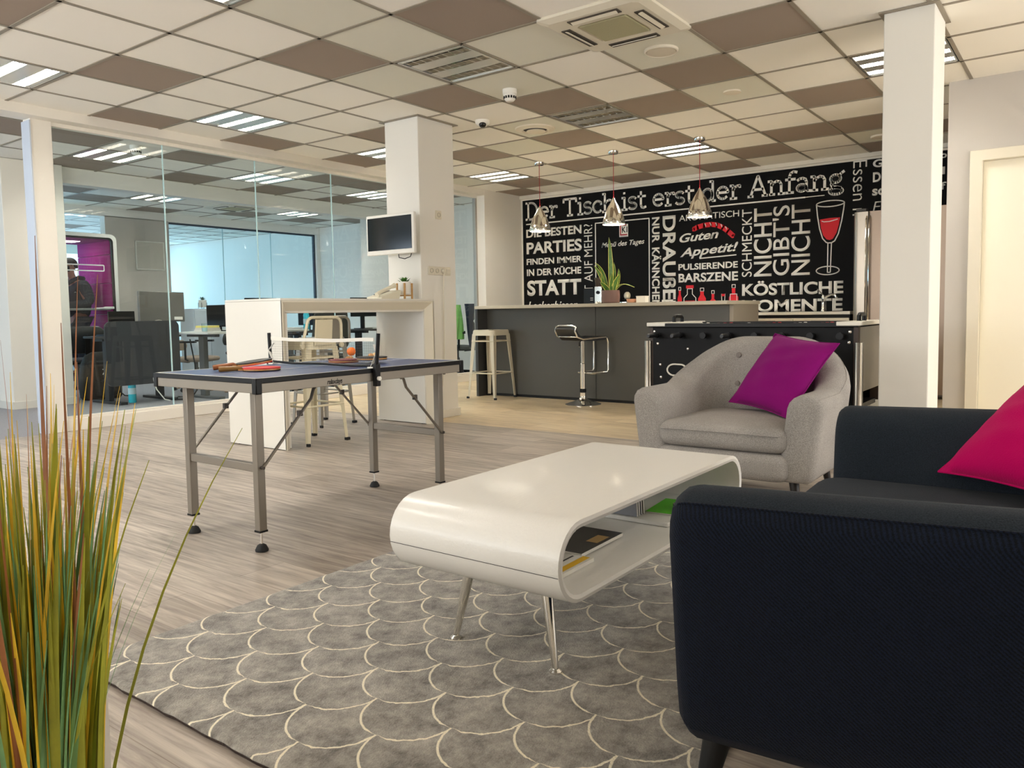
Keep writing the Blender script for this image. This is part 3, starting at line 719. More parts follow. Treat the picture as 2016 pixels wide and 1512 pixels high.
kit = thing('kitchen_counter', 'cream kitchen base units with white worktop along the mural wall', 'kitchen counter', (7.1, -.6, 0))
B().box(6.86, 7.46, -2.44, 1.9, .876, .908).build('worktop', WHITE, kit, bev=.003)
B().box(6.90, 7.44, -2.43, 1.89, .1, .875).build('carcass', BLACKM, kit)
B().box(6.95, 7.40, -2.43, 1.89, .0, .1).build('plinth', BLACKM, kit)
y = -2.43
while y < 1.8:
    w = .60
    d = B().box(6.875, 6.899, y + .003, min(y + w, 1.89) - .003, .12, .838).build('door', CREAM, kit, bev=.002)
    B().box(6.862, 6.875, y + .2, y + .4, .80, .812).build('handle', STEEL, d)
    y += w
t = thing('kitchen_tap', 'chrome mixer tap in front of the letters MOMENTE', 'tap', (7.25, -2.06, .909))
B().lathe((7.25, -2.06, .909), [(.027, 0), (.027, .012), (.022, .02), (.021, .12), (.024, .14), (.024, .17), (.015, .185)], 20).build('body', CHROME, t, smooth=True)
B().tube([(7.25, -2.06, 1.02), (7.22, -2.10, 1.075), (7.17, -2.17, 1.10), (7.13, -2.22, 1.09), (7.12, -2.235, 1.06)], [.014, .014, .014, .015, .015], 12).build('spout', CHROME, t, smooth=True)
B().bar((7.25, -2.06, 1.09), (7.21, -2.0, 1.165), .018, .010).build('lever', CHROME, t, bev=.003)

fr = thing('fridge', 'tall stainless steel fridge behind the right pillar', 'fridge', (6.8, -2.95, 0))
B().box(6.86, 7.44, -3.40, -2.47, .02, 1.955).build('cabinet', mat('fridge_side', (120, 112, 104), .4, metal=.5), fr, bev=.006)
for y0, y1 in ((-2.62, -2.475), (-3.395, -2.63)):
    b = B(); n = 8; ring = []
    r = .05 if y1 > -2.5 else .015
    prof = [(6.855, y0), (6.855, y1)] + [(6.80 + r - r * math.sin(a) + .0, y1 - r + r * math.cos(a)) for a in [k * PI / 16 for k in range(9)]] + [(6.80, y0)]
    b.loft([[(x, yy, .05) for x, yy in prof], [(x, yy, 1.95) for x, yy in prof]])
    d = b.build('door', STEEL if y1 > -2.5 else mat('fridge_door_reflection_brown', (158, 140, 124), .38, metal=.85), fr, smooth=True, ang=30)  # brown of the wide door is a room reflection put into the steel colour
    B().tube([(6.80, y0 + .012 if y1 > -2.5 else y1 - .012, .62), (6.765, y0 + .01 if y1 > -2.5 else y1 - .01, .66), (6.765, y0 + .01 if y1 > -2.5 else y1 - .01, 1.86), (6.80, y0 + .012 if y1 > -2.5 else y1 - .012, 1.9)], .008, 8).build('handle', CHROME, d, smooth=True)
B().box(6.81, 6.90, -2.60, -2.50, 1.956, 1.985).build('hinge_cover', mat('hinge_grey', (88, 84, 80), .5), fr, bev=.004)

# things standing on the back counter
cm = thing('coffee_machine', 'black and chrome coffee machine half hidden behind the snake plant', 'coffee machine', (7.1, .72, .908))
B().box(6.98, 7.32, .67, .98, .91, 1.26).build('body', BLACK, cm, bev=.012)
B().box(6.90, 6.98, .68, .96, .91, .95).build('drip_tray', BLACK, cm, bev=.004)
B().box(6.965, 6.98, .69, .80, 1.04, 1.28).build('front_plate', CHROME, cm, bev=.006)
B().cyl((6.95, .745, 1.20), (6.965, .745, 1.20), .022, n=20).build('dial', BLACK, cm)
B().lathe((6.93, .745, 1.06), [(.02, -.04), (.03, -.035), (.03, 0), (.015, .02)], 16).build('spout', CHROME, cm, smooth=True)
B().lathe((7.14, .80, 1.26), [(.07, 0), (.085, .1), (.09, .14), (.03, .15)], 20).build('bean_hopper', mat('smoked_plastic', (70, 58, 48), .15), cm, smooth=True)
for z in (1.10, 1.125):
    B().box(6.974, 6.982, .83, .87, z, z + .006).build('button', PAPER, cm)
po = thing('cooking_pot', 'black pot with steel rim behind the snake plant', 'pot', (7.15, .41, .908))
B().lathe((7.15, .41, .909), [(.11, 0), (.125, .01), (.128, .15)], 28).build('body', BLACK, po, smooth=True)
B().lathe((7.15, .41, .909), [(.132, .150), (.132, .158), (.128, .160)], 28).build('rim', CHROME, po, smooth=True)
B().lathe((7.15, .41, .909), [(.128, .161), (.09, .19), (.02, .205)], 28).build('lid', BLACK, po, smooth=True)
B().sphere((7.15, .41, 1.15), .045, 16, (1, 1, 1.2)).build('lid_knob', mat('cream_knob', (232, 222, 196), .4), po, smooth=True)
for q in (-1, 1): B().tube([(7.15, .41 + q * .125, 1.03), (7.15, .41 + q * .155, 1.035), (7.13, .41 + q * .155, 1.02), (7.13, .41 + q * .125, 1.01)], .006, 8).build('handle', CHROME, po, smooth=True)
bo = thing('glass_bowl', 'small glass bowl with reddish food on the bar between plant and white box', 'bowl', (5.3, .0, 1.032))
Xb = 5.32
yb = -.63
bo.location = (Xb, yb, 1.033)
B().lathe((Xb, yb, 1.033), [(.035, 0), (.05, .012), (.06, .042), (.057, .042), (.046, .014), (.0316, .006)], 24).build('bowl', mat('tinted_bowl', (206, 150, 120), .15), bo, smooth=True)
B().lathe((Xb, yb, 1.033), [(.043, .016), (.05, .028), (.02, .034)], 20).build('snack', mat('snack_red', (170, 52, 26), .6, bump=.5, bscale=120), bo, smooth=True)
wb = thing('paper_box', 'small white box on the bar in front of the menu frame', 'box', (5.32, -.755, 1.033))
B().box(5.28, 5.36, -.806, -.70, 1.033, 1.10).build('box_body', PAPER, wb, bev=.003)
B().box(5.278, 5.362, -.808, -.698, 1.095, 1.104).build('lid', PAPER, wb, bev=.002)
so = thing('power_socket', 'double white power socket on the mural under the letters DRAUSSEN', 'socket', (MX, -.02, 1.05))
B().box(MX - .012, MX, -.10, .06, 1.01, 1.09).build('frame', PAPER, so, bev=.004)
for y in (-.06, .02): B().cyl((MX - .014, y, 1.05), (MX - .011, y, 1.05), .022, n=20).build('socket_face', mat('socket_grey', (210, 204, 192), .5), so)

# snake plant
sp = thing('snake_plant', 'potted snake plant with yellow edged leaves in a brown pot on the bar', 'potted plant', (5.2, -.444, 1.032))
px, py, pz = 5.2, -.444, 1.033
POT = mat('brown_pot', (112, 84, 76), .55)
B().lathe((px, py, pz), [(.078, 0), (.092, .012), (.098, .06), (.096, .12), (.091, .137), (.085, .137), (.086, .11)], 32).build('pot', POT, sp, smooth=True)
B().lathe((px, py, pz), [(.088, .108), (.01, .114)], 24).build('soil', mat('soil', (50, 38, 30), .95, bump=.6, bscale=80), sp)
LG = mat('leaf_green', (74, 116, 28), .4, var=.35, vscale=30); LY = mat('leaf_edge_yellow', (226, 216, 110), .4)
IU = Vector((.592, -.806, 0)); IV = Vector((.806, .592, 0))   # horizontal unit vectors used to lay the leaves out
def blade(b, e, base, pts, w, twist=0.0):
    """leaf blade along pts (sideways, deep, up) with width profile; core into b, edges into e"""
    P = [Vector(base) + IU * p[0] + IV * p[1] + Vector((0, 0, p[2])) for p in pts]
    n = len(P); L_, R_, l2, r2 = [], [], [], []
    for k, p in enumerate(P):
        t = k / (n - 1); ww = w * (math.sin(PI * min(1, .22 + .78 * t) ** 1.0) ** .7 if t < 1 else 0) + .001
        d = (P[min(k + 1, n - 1)] - P[max(k - 1, 0)]).normalized()
        s_ = (IU * math.cos(twist) + IV * math.sin(twist)); s_ = (s_ - d * s_.dot(d)).normalized(); f = d.cross(s_).normalized() * .002
        L_.append([p - s_ * ww * .82, p + f * 2.5 , p + s_ * ww * .82, p - f])
        l2.append([p - s_ * ww, p - s_ * ww * .80 + f, p - s_ * ww * .80 - f]); r2.append([p + s_ * ww, p + s_ * ww * .80 + f, p + s_ * ww * .80 - f])
    b.loft(L_); e.loft(l2); e.loft(r2)
def bez(p0, p1, p2, n=9): return [tuple((1-t)**2*a + 2*t*(1-t)*c + t*t*d for a, c, d in zip(p0, p1, p2)) for t in [k/n for k in range(n+1)]]
for p0, p1, p2, w, tw in (((0, 0, .11), (.01, .0, .45), (-.015, .0, .69), .033, .2), ((-.02, .02, .11), (-.09, 0, .28), (-.17, 0, .40), .030, .4), ((-.03, 0, .11), (-.06, 0, .36), (-.165, -.02, .425), .02, -.3),
                         ((.02, .02, .11), (.06, .02, .28), (.035, .0, .43), .018, .1), ((.03, -.01, .11), (.10, .0, .25), (.085, .0, .36), .03, .5), ((-.01, -.03, .11), (-.06, -.03, .18), (-.115, -.04, .225), .03, -.2),
                         ((.02, -.03, .11), (.03, -.04, .2), (.085, -.05, .30), .036, .3), ((0, -.04, .11), (0, -.05, .22), (.012, -.05, .32), .026, 0), ((.04, 0, .12), (.10, .0, .25), (.25, .0, .165), .02, .6), ((-.04, .01, .11), (-.08, 0, .2), (-.1, .0, .3), .03, .8)):
    b, e = B(), B(); blade(b, e, (px, py, pz), bez(p0, p1, p2), w * .8, tw)
    lf = b.build('leaf', LG, sp, smooth=True, ang=60); e.build('leaf_margin', LY, lf, smooth=True, ang=60)

# ------------------------------------------------------------------ stools
def metal_stool(c, label, colour, back=False, group=None):
    """square sheet metal bar stool, optional low back on the -y side"""
    cx, cy = c
    t = thing('metal_bar_stool', label, 'stool', (cx, cy, 0), group)
    zs = .765
    def sq(h, z, r):
        o = []
        for sx, sy in ((1, 1), (-1, 1), (-1, -1), (1, -1)):
            a0 = {(1, 1): 0, (-1, 1): 90, (-1, -1): 180, (1, -1): 270}[(sx, sy)]
            for k in range(4):
                a = math.radians(a0 + k * 30); o.append((cx + sx * (h - r) + r * math.cos(a), cy + sy * (h - r) + r * math.sin(a), z))
        return o
    B().loft([sq(.163, zs - .062, .05), sq(.160, zs - .05, .05), sq(.156, zs - .012, .05), sq(.148, zs, .045), sq(.10, zs - .004, .04)]).build('seat', colour, t, smooth=True, ang=50)
    h = B().obox((cx, cy, zs + .001 - .003), (1, 0, 0), (0, 1, 0), (0, 0, 1), .03, .012, .002)
    h.build('grip_hole', BLACK, t)
    for sx in (-1, 1):
        for sy in (-1, 1):
            b = B(); rings = []
            for u, w in ((0, .052), (.3, .046), (.8, .030), (1, .026)):
                ox = .150 + (.192 - .150) * u; z = zs - .045 - u * (zs - .065)
                X, Y = cx + sx * ox, cy + sy * ox
                # L shaped channel with its corner outwards
                q = .004
                rings.append([(X, Y, z), (X - sx * w, Y, z), (X - sx * w, Y - sy * q, z), (X - sx * q * 3, Y - sy * q * 3, z), (X - sx * q, Y - sy * w, z), (X, Y - sy * w, z)])
            b.loft(rings); lg = b.build('leg', colour, t, smooth=True, ang=35)
            B().box(cx + sx * .196 - .018 - (.0 if sx < 0 else .014) + (.016 if sx < 0 else 0), cx + sx * .196 + .002 + (.014 if sx < 0 else 0), cy + sy * .194 - .016, cy + sy * .194 + .016, .0, .022).build('foot_cap', RUBBER, lg, bev=.003)
    for z, q in ((.285, .172), (.64, .153)):
        for k in range(4):
            a, d = [((-1, -1), (1, -1)), ((1, -1), (1, 1)), ((1, 1), (-1, 1)), ((-1, 1), (-1, -1))][k]
            B().cyl((cx + a[0] * q, cy + a[1] * q, z), (cx + d[0] * q, cy + d[1] * q, z), .007 if z > .5 else .008, n=8).build('brace', colour, t)
    if back:
        yb_ = cy - .155
        pts = [(cx - .185, yb_, zs - .03)]
        for k in range(7):
            a = PI - k * PI / 12; pts.append((cx - .105 + .055 * math.cos(a), yb_ - .03, .885 + .055 * math.sin(a)))
        for k in range(7):
            a = PI / 2 - k * PI / 12; pts.append((cx + .105 + .055 * math.cos(a), yb_ - .03, .885 + .055 * math.sin(a)))
        pts.append((cx + .185, yb_, zs - .03))
        B().tube(pts, .0115, 10).build('back_frame', colour, t, smooth=True)
        B().loft([[(cx - .082 + d, yb_ - .01, zs - .035), (cx + .082 - d, yb_ - .01, zs - .035), (cx + .082 - d, yb_ - .03, .925), (cx - .082 + d, yb_ - .03, .925)] if d == 0 else
                  [(cx - .074, yb_ - .017, zs - .03), (cx + .074, yb_ - .017, zs - .03), (cx + .074, yb_ - .037, .92), (cx - .074, yb_ - .037, .92)] for d in (0, .008)]).build('back_panel', colour, t)
        for sx in (-1, 1):
            B().cyl((cx + sx * .185, yb_ - .008, zs - .035), (cx + sx * .185, yb_ + .008, zs - .035), .018, n=12).build('back_bracket', colour, t)
    return t
STO = mat('cream_stool_enamel', (216, 206, 182), .35, metal=.15)
SIL = mat('galvanised_steel', (168, 164, 154), .35, metal=.85)
metal_stool((4.835, .885), 'backless cream metal stool at the left end of the bar', STO, group='square metal bar stools')
metal_stool((1.77, .225), 'cream metal bar stool with low back under the white high desk', mat('ivory_stool_enamel', (226, 216, 186), .35, metal=.1), True, 'square metal bar stools')
metal_stool((2.45, .90), 'silver metal bar stool with low back behind the cream one', SIL, True, 'square metal bar stools')

cs = thing('swivel_bar_stool', 'chrome swivel bar stool with black seat in front of the bar', 'stool', (4.76, -.36, 0))
c = Vector((4.76, -.36, 0))
B().lathe(c, [(.185, 0), (.185, .006), (.15, .018), (.09, .035), (.05, .055), (.034, .075), (.034, .09)], 40).build('base', CHROME, cs, smooth=True)
B().lathe(c, [(.032, .085), (.032, .125), (.028, .13), (.028, .42), (.024, .425), (.024, .66)], 24).build('column', CHROME, cs, smooth=True, ang=30)
B().lathe(c, [(.033, .128), (.033, .165)], 24).build('collar', BLACK, cs)
f = Vector((.93, -.37, 0)).normalized(); sd = Vector((f.y, -f.x, 0))
def sp_(u, v, z): return c + f * u + sd * v + Vector((0, 0, z))
prof = [(-.185, .800), (-.195, .775), (-.175, .735), (-.13, .700), (-.05, .690), (.08, .692), (.17, .700), (.19, .695), (.17, .665), (.0, .655), (-.14, .660), (-.20, .712), (-.225, .775), (-.205, .803)]
B().loft([[sp_(u, v, z) for u, z in prof] for v in (-.165, -.155, .155, .165)]).build('seat', mat('black_leather', (24, 22, 21), .38), cs, smooth=True, ang=30)
B().tube([sp_(-.205, -.17, .80), sp_(-.22, -.17, .76), sp_(-.19, -.17, .70), sp_(-.12, -.17, .675), sp_(.17, -.17, .69)], .009, 10).tube([sp_(-.205, .17, .80), sp_(-.22, .17, .76), sp_(-.19, .17, .70), sp_(-.12, .17, .675), sp_(.17, .17, .69)], .009, 10).tube([sp_(-.205, -.17, .80), sp_(-.212, -.1, .812), sp_(-.212, .1, .812), sp_(-.205, .17, .80)], .009, 10).tube([sp_(-.19, -.17, .70), sp_(-.215, -.1, .70), sp_(-.215, .1, .70), sp_(-.19, .17, .70)], .007, 10).build('seat_frame', CHROME, cs, smooth=True)
B().tube([sp_(.17, -.12, .69), sp_(.22, -.12, .68), sp_(.235, -.12, .64), sp_(.235, -.12, .36), sp_(.22, -.12, .33), sp_(.03, -.11, .325), sp_(.03, .11, .325), sp_(.22, .12, .33), sp_(.235, .12, .36), sp_(.235, .12, .64), sp_(.22, .12, .68), sp_(.17, .12, .69)], .010, 10).build('footrest', CHROME, cs, smooth=True)
B().box(c.x - .05, c.x + .05, c.y - .05, c.y + .05, .655, .668).build('seat_plate', BLACK, cs)
B().tube([sp_(-.03, .02, .655), sp_(-.1, .08, .64), sp_(-.13, .12, .60)], .005, 8).build('lever', CHROME, cs, smooth=True)

# ------------------------------------------------------------------ table football
fb = thing('football_table', 'black table football with white corners behind the grey armchair', 'table football', (3.4, -2.68, 0))
fx0, fx1, fy0, fy1 = 3.05, 3.75, -3.39, -1.97
B().box(fx0, fx0 + .03, fy0 + .03, fy1 - .03, .30, .83).build('side_panel', mat('glossy_black_panel', (6, 6, 7), .5, spec=.2), fb, bev=.004)
B().box(fx1 - .03, fx1, fy0 + .03, fy1 - .03, .30, .83).build('side_panel', mat('glossy_black_panel', (6, 6, 7), .5, spec=.2), fb, bev=.004)
EP = mat('smoked_end_panel', (92, 84, 74), .3)
B().box(fx0 + .04, fx1 - .04, fy0, fy0 + .025, .42, .83).build('end_panel', EP, fb, bev=.003)
B().box(fx0 + .04, fx1 - .04, fy1 - .025, fy1, .42, .83).build('end_panel', EP, fb, bev=.003)
B().box(fx0 + .03, fx1 - .03, fy0 + .03, fy1 - .03, .30, .33).build('base_board', BLACK, fb)
B().box(fx0 + .03, fx1 - .03, fy0 + .03, fy1 - .03, .66, .67).build('playing_field', mat('field_green', (40, 92, 60), .5), fb)
rim = B().box(fx0 - .01, fx0 + .05, fy0, fy1, .83, .858).box(fx1 - .05, fx1 + .01, fy0, fy1, .83, .858)
rim.build('rim', BLACK, fb, bev=.003)
WC = mat('white_rim_corner', (236, 230, 216), .35)
for y0, y1 in ((fy0 - .012, fy0 + .13), (fy1 - .13, fy1 + .012)):
    B().box(fx0 - .014, fx1 + .014, y0, y1, .838, .864).build('rim_corner', WC, fb, bev=.004)
for k, y in enumerate((fy0 + .06, fy1 - .07)):
    h = B().tube([(3.32, y, .864), (3.32, y, .895), (3.34, y, .905), (3.44, y, .905), (3.46, y, .895), (3.46, y, .864)], .014, 10)
    h.build('score_handle', BLACK, fb, smooth=True)
ry = [fy1 - .075 - .178 * k for k in range(8)]
ROD = CHROME; GRIP = mat('black_grip', (26, 26, 27), .35)
FIG_W = mat('figure_white', (226, 222, 210), .5); FIG_R = mat('figure_red', (170, 30, 34), .5)
for k, y in enumerate(ry):
    near = k in (0, 1, 3, 5)
    out = .13 if near else .085
    rd = B().cyl((fx0 - out + .06, y, .775), (fx1 + .1, y, .775), .008, n=10).build('rod', ROD, fb, smooth=True)
    B().lathe((fx0 - .03, y, .775), [(.022, 0), (.022, .028)], 16, axis=(-1, 0, 0)).build('bearing', BLACK, rd, smooth=True)
    if near: B().lathe((fx0 - .05, y, .775), [(.012, 0), (.017, .02), (.016, .1), (.012, .115)], 14, axis=(-1, 0, 0)).build('grip', GRIP, rd, smooth=True)
    for q in ((-.12, 0, .12) if k in (1, 2, 4, 5, 6) else (0,)):
        x = 3.40 + q
        B().sphere((x, y, .842), .016, 10).cyl((x, y, .83), (x, y, .74), .014, .010, n=8).box(x - .012, x + .012, y - .018, y + .018, .70, .74).build('figure', FIG_W if k % 2 else FIG_R, rd, smooth=True)
for y in (fy0, fy1):
    for x in (fx0, fx1):
        sx = 1 if x == fx0 else -1; sy = 1 if y == fy0 else -1
        lg = B().box(x, x + sx * .07, y, y + sy * .07, 0, .32).build('leg', WC, fb, bev=.006)
        B().box(x + sx * .004, x + sx * .066, y + sy * .004, y + sy * .066, .32, .828).build('corner_post', mat('post_brown', (58, 42, 32), .5), lg)
        B().tube([(x - sx * .004, y - sy * .004, .33), (x - sx * .004, y - sy * .004, .735)], .026, 16).build('corner_tube', CHROME, lg, smooth=True)
for y, z in ((fy1 - .045, .80), (fy1 - .07, .715), (fy1 - .09, .565), (fy1 - .095, .475), (fy1 - .30, .68), (fy0 + .05, .80), (fy0 + .055, .735), (fy0 + .4, .68)):
    B().sphere((fx0 - .002, y, z), .010, 10, (.5, 1, 1)).build('bolt', CHROME, fb, smooth=True)
for x, z in ((fx0 + .10, .56), (fx0 + .10, .46)):
    B().sphere((x, fy0 - .002, z), .010, 10, (1, .5, 1)).build('bolt', CHROME, fb, smooth=True)
yy = fy1 - .22
B().tube([(fx0 - .006, yy + .055 * math.cos(a) + (.02 if math.cos(a) > 0 else -.02), .53 + .04 * math.sin(a)) for a in [2 * PI * k / 24 for k in range(25)]], .006, 8).build('ball_return', WC, fb, smooth=True)

# ------------------------------------------------------------------ white high desk with things on it
hd = thing('high_desk', 'white high desk shaped like an open frame beside the cream pillar', 'high desk', (2.15, .365, 0))
X0, X1, Y0, Y1, ZT = 1.385, 2.965, .035, .70, 1.08
B().box(X0, X1, Y0, Y1, ZT - .016, ZT).build('worktop', WHITE, hd, bev=.002)
b = B()   # thick mitred front and back frames: bevelled inwards
def hring(y, d, dz, top=0.0): return [(X0 + d, y, 0), (X0 + d, y, ZT - .016 - dz), (X1 - d, y, ZT - .016 - dz), (X1 - d, y, 0)]
for ya, yb2 in ((Y0, Y0 + .05), (Y1, Y1 - .05)):
    o_, i_ = hring(ya, .0, 0), hring(ya, .018, .012); k_ = hring(yb2, .075, .075)
    for A_, C_ in ((o_, i_), (i_, k_)):
        va = [b.bm.verts.new(p) for p in A_]; vc = [b.bm.verts.new(p) for p in C_]
        for q in range(3): b.bm.faces.new((va[q], va[q + 1], vc[q + 1], vc[q]))
b.build('edge_frame', mat('white_edge', (226, 218, 198), .45), hd)
B().box(X0, X0 + .006, Y0, Y1, .006, ZT - .017).box(X0 + .070, X0 + .085, Y0 + .045, Y1 - .045, .006, ZT - .10).build('leg', WHITE, hd)
B().box(X1 - .006, X1, Y0, Y1, .006, ZT - .017).box(X1 - .085, X1 - .070, Y0 + .045, Y1 - .045, .006, ZT - .10).build('leg', WHITE, hd)
B().box(X0 + .07, X1 - .07, Y0 + .045, Y1 - .045, ZT - .105, ZT - .09).build('underside', WHITE, hd)
for x in (X0 + .02, X0 + .06, X1 - .06, X1 - .02):
    B().cyl((x, Y0 + .1, 0), (x, Y0 + .1, .01), .015, n=10).cyl((x, Y1 - .1, 0), (x, Y1 - .1, .01), .015, n=10).build('foot', BLACK, hd)

ph = thing('desk_telephone', 'cream desk telephone on the white high desk left of the small plant', 'telephone', (2.6, .33, ZT))
PHM = mat('phone_plastic', (228, 220, 196), .45)
c0 = Vector((2.66, .33, ZT + .002))
B().prism([c0 + Vector((-.11, -.09, .0)), c0 + Vector((.10, -.09, 0)), c0 + Vector((.13, -.09, .075)), c0 + Vector((.11, -.09, .08)), c0 + Vector((-.11, -.09, .02))], (0, .18, 0)).build('base', PHM, ph, bev=.006)
B().tube([c0 + Vector((-.13, -.055, .035)), c0 + Vector((-.09, -.055, .06)), c0 + Vector((.04, -.055, .105)), c0 + Vector((.08, -.055, .118))], [.022, .016, .016, .023], 12).build('handset', PHM, ph, smooth=True)
B().obox(c0 + Vector((.02, .04, .058)), (.23, 0, .06), (0, 1, 0), (-.06, 0, .23), .07, .03, .003).build('keypad', mat('phone_grey', (120, 116, 106), .5), ph)
B().prism([c0 + Vector((.07, .05, 0)), c0 + Vector((.12, .05, 0)), c0 + Vector((.125, .05, .07)), c0 + Vector((.10, .05, .06))], (0, .02, 0)).build('stand', PHM, ph)

tp = thing('succulent_plant', 'small green succulent in a white pot on a bamboo stand, on the high desk', 'potted plant', (2.885, .30, ZT))
qx, qy, qz = 2.885, .30, ZT + .001
B().lathe((qx, qy, qz), [(.046, .045), (.052, .05), (.056, .155), (.050, .155), (.049, .135)], 28).build('pot', PAPER, tp, smooth=True)
B().lathe((qx, qy, qz), [(.05, .136), (.005, .14)], 20).build('soil', mat('soil', (50, 38, 30)), tp)
for k in range(4):
    a = PI / 4 + k * PI / 2; B().box(qx + .064 * math.cos(a) - .007, qx + .064 * math.cos(a) + .007, qy + .064 * math.sin(a) - .007, qy + .064 * math.sin(a) + .007, qz, qz + .142).build('stand_leg', OAKW, tp, bev=.002)
B().bar((qx - .045, qy - .045, qz + .035), (qx + .045, qy + .045, qz + .035), .012, .012).bar((qx - .045, qy + .045, qz + .035), (qx + .045, qy - .045, qz + .035), .012, .012).build('stand_cross', OAKW, tp)
SUC = mat('succulent_green', (66, 112, 40), .45, var=.3, vscale=40)
def rosette(c, n, r, h, parent, m_, w=.013):
    for k in range(n):
        a = k * 2.399; t = k / n; el = .25 + 1.15 * (1 - t); rr = r * (.55 + .45 * (1 - abs(t - .4)))
        d = Vector((math.cos(a) * math.cos(el), math.sin(a) * math.cos(el), math.sin(el))); s_ = Vector((-math.sin(a), math.cos(a), 0)); u = d.cross(s_)
        P0 = Vector(c); rings = []
        for q, ww in ((0, .5), (.35, 1), (.7, .7), (1, .05)):
            p = P0 + d * rr * q + Vector((0, 0, -.25 * rr * q * q * (1 - t))) ; rings.append([p - s_ * w * ww, p + u * w * .25 * ww, p + s_ * w * ww, p - u * w * .35 * ww])
        B().loft(rings).build('leaf', m_, parent, smooth=True, ang=60)
rosette((qx, qy, qz + .14), 18, .085, .08, tp, SUC)

mo = thing('wall_monitor', 'white framed monitor with black screen on an arm at the pillar', 'monitor', (3.02, .40, 1.65))
B().box(2.825, 2.86, .115, .695, 1.475, 1.825).build('casing', PAPER, mo, bev=.008)
B().box(2.822, 2.826, .14, .675, 1.515, 1.80).build('screen', mat('screen_black', (14, 20, 24), .12), mo)
B().box(2.86, 2.90, .25, .55, 1.55, 1.75).build('back_cover', PAPER, mo, bev=.01)
B().cyl((2.90, .40, 1.65), (3.02, .40, 1.65), .022, n=14).box(3.008, 3.02, .34, .46, 1.58, 1.72).build('wall_arm', ALU, mo)
B().tube([(2.88, .36, 1.50), (2.90, .37, 1.45), (2.94, .34, 1.44), (2.98, .31, 1.46), (3.0, .30, 1.52)], .004, 8).build('cable', BLACK, mo, smooth=True)

SKT = mat('socket_white', (226, 218, 198), .45)
SKF = mat('socket_recess', (186, 178, 158), .5)
def socket(x, z, label, kind='power_socket', gaps=1):
    t = thing(kind, label, 'socket', (x, .225, z), 'sockets on the pillar')
    B().box(x - .038, x + .038, .213, .225, z - .038, z + .038).build('frame', SKT, t, bev=.004)
    if gaps:
        B().lathe((x, .213, z), [(.021, -.001), (.021, .004), (.017, .004), (.017, -.003)], 20, axis=(0, -1, 0)).build('socket_face', SKF, t)
    else:
        B().box(x - .022, x + .022, .209, .213, z - .022, z + .022).build('network_cover', SKT, t, bev=.002)
    return t
socket(3.257, 1.838, 'single white socket high on the pillar right of the monitor')
socket(3.145, 1.338, 'leftmost white socket of the row of four on the pillar')
socket(3.218, 1.338, 'second white socket from the left in the row on the pillar')
socket(3.291, 1.338, 'white socket of the pillar row with the white cable plugged in')
socket(3.364, 1.338, 'blank white network outlet at the right end of the pillar row', 'network_outlet', 0)
pc = thing('power_cable', 'thin white cable hanging from the pillar socket to the floor', 'cable', (3.29, .21, .0))
B().cyl((3.291, .211, 1.338), (3.291, .185, 1.332), .017, .014, n=14).build('plug', SKT, pc, smooth=True)
B().tube([(3.291, .19, 1.33), (3.29, .2, 1.28), (3.287, .205, 1.0), (3.282, .207, .6), (3.25, .207, .3), (3.205, .204, .16), (3.20, .20, .085), (3.24, .195, .083)], .0035, 8).build('cord', SKT, pc, smooth=True)

# ------------------------------------------------------------------ table tennis table
tt = thing('table_tennis_table', 'small folding table tennis table with blue top and grey metal legs', 'table tennis table', (.37, -1.595, 0))
TX0, TX1, TY0, TY1, TZ = -.245, .985, -1.965, -1.225, .715
BLUE = mat('blue_table_top', (28, 58, 112), .34, bump=.05, bscale=300)
B().box(TX0 + .006, TX1 - .006, TY0 + .006, TY1 - .006, TZ - .014, TZ).build('table_top', BLUE, tt)
ln = B(); z = TZ + .0006
for x0, x1, y0, y1 in ((TX0 + .006, TX1 - .006, TY0 + .006, TY0 + .016), (TX0 + .006, TX1 - .006, TY1 - .016, TY1 - .006), (TX0 + .006, TX0 + .016, TY0 + .006, TY1 - .006), (TX1 - .016, TX1 - .006, TY0 + .006, TY1 - .006), (TX0 + .006, TX1 - .006, -1.5965, -1.5935)):
    ln.box(x0, x1, y0, y1, TZ - .001, z)
ln.build('court_lines', mat('line_white', (232, 228, 216), .5), tt)
ed = B()
ed.box(TX0, TX1, TY0, TY0 + .006, TZ - .02, TZ).box(TX0, TX1, TY1 - .006, TY1, TZ - .02, TZ).box(TX0, TX0 + .006, TY0, TY1, TZ - .02, TZ).box(TX1 - .006, TX1, TY0, TY1, TZ - .02, TZ)
ed.build('edge_strip', BLACK, tt, bev=.002)
APR = mat('apron_grey_metal', (146, 138, 126), .42, metal=.55)
for x0, x1, y0, y1 in ((TX0 + .02, TX1 - .02, TY0 + .004, TY0 + .02), (TX0 + .02, TX1 - .02, TY1 - .02, TY1 - .004), (TX0 + .004, TX0 + .02, TY0 + .02, TY1 - .02), (TX1 - .02, TX1 - .004, TY0 + .02, TY1 - .02)):
    B().box(x0, x1, y0, y1, TZ - .058, TZ - .02).build('apron', APR, tt, bev=.002)
for x in (TX0, TX1):
    for y in (TY0, TY1):
        sx = 1 if x == TX0 else -1; sy = 1 if y == TY0 else -1
        B().box(x - sx * .001, x + sx * .028, y - sy * .001, y + sy * .028, TZ - .062, TZ - .001).build('corner_cap', BLACK, tt, bev=.004)
LEGM = mat('leg_grey_metal', (138, 130, 119), .40, metal=.6)
LXS = (-.16, .925); LYS = (-1.842, -1.352)
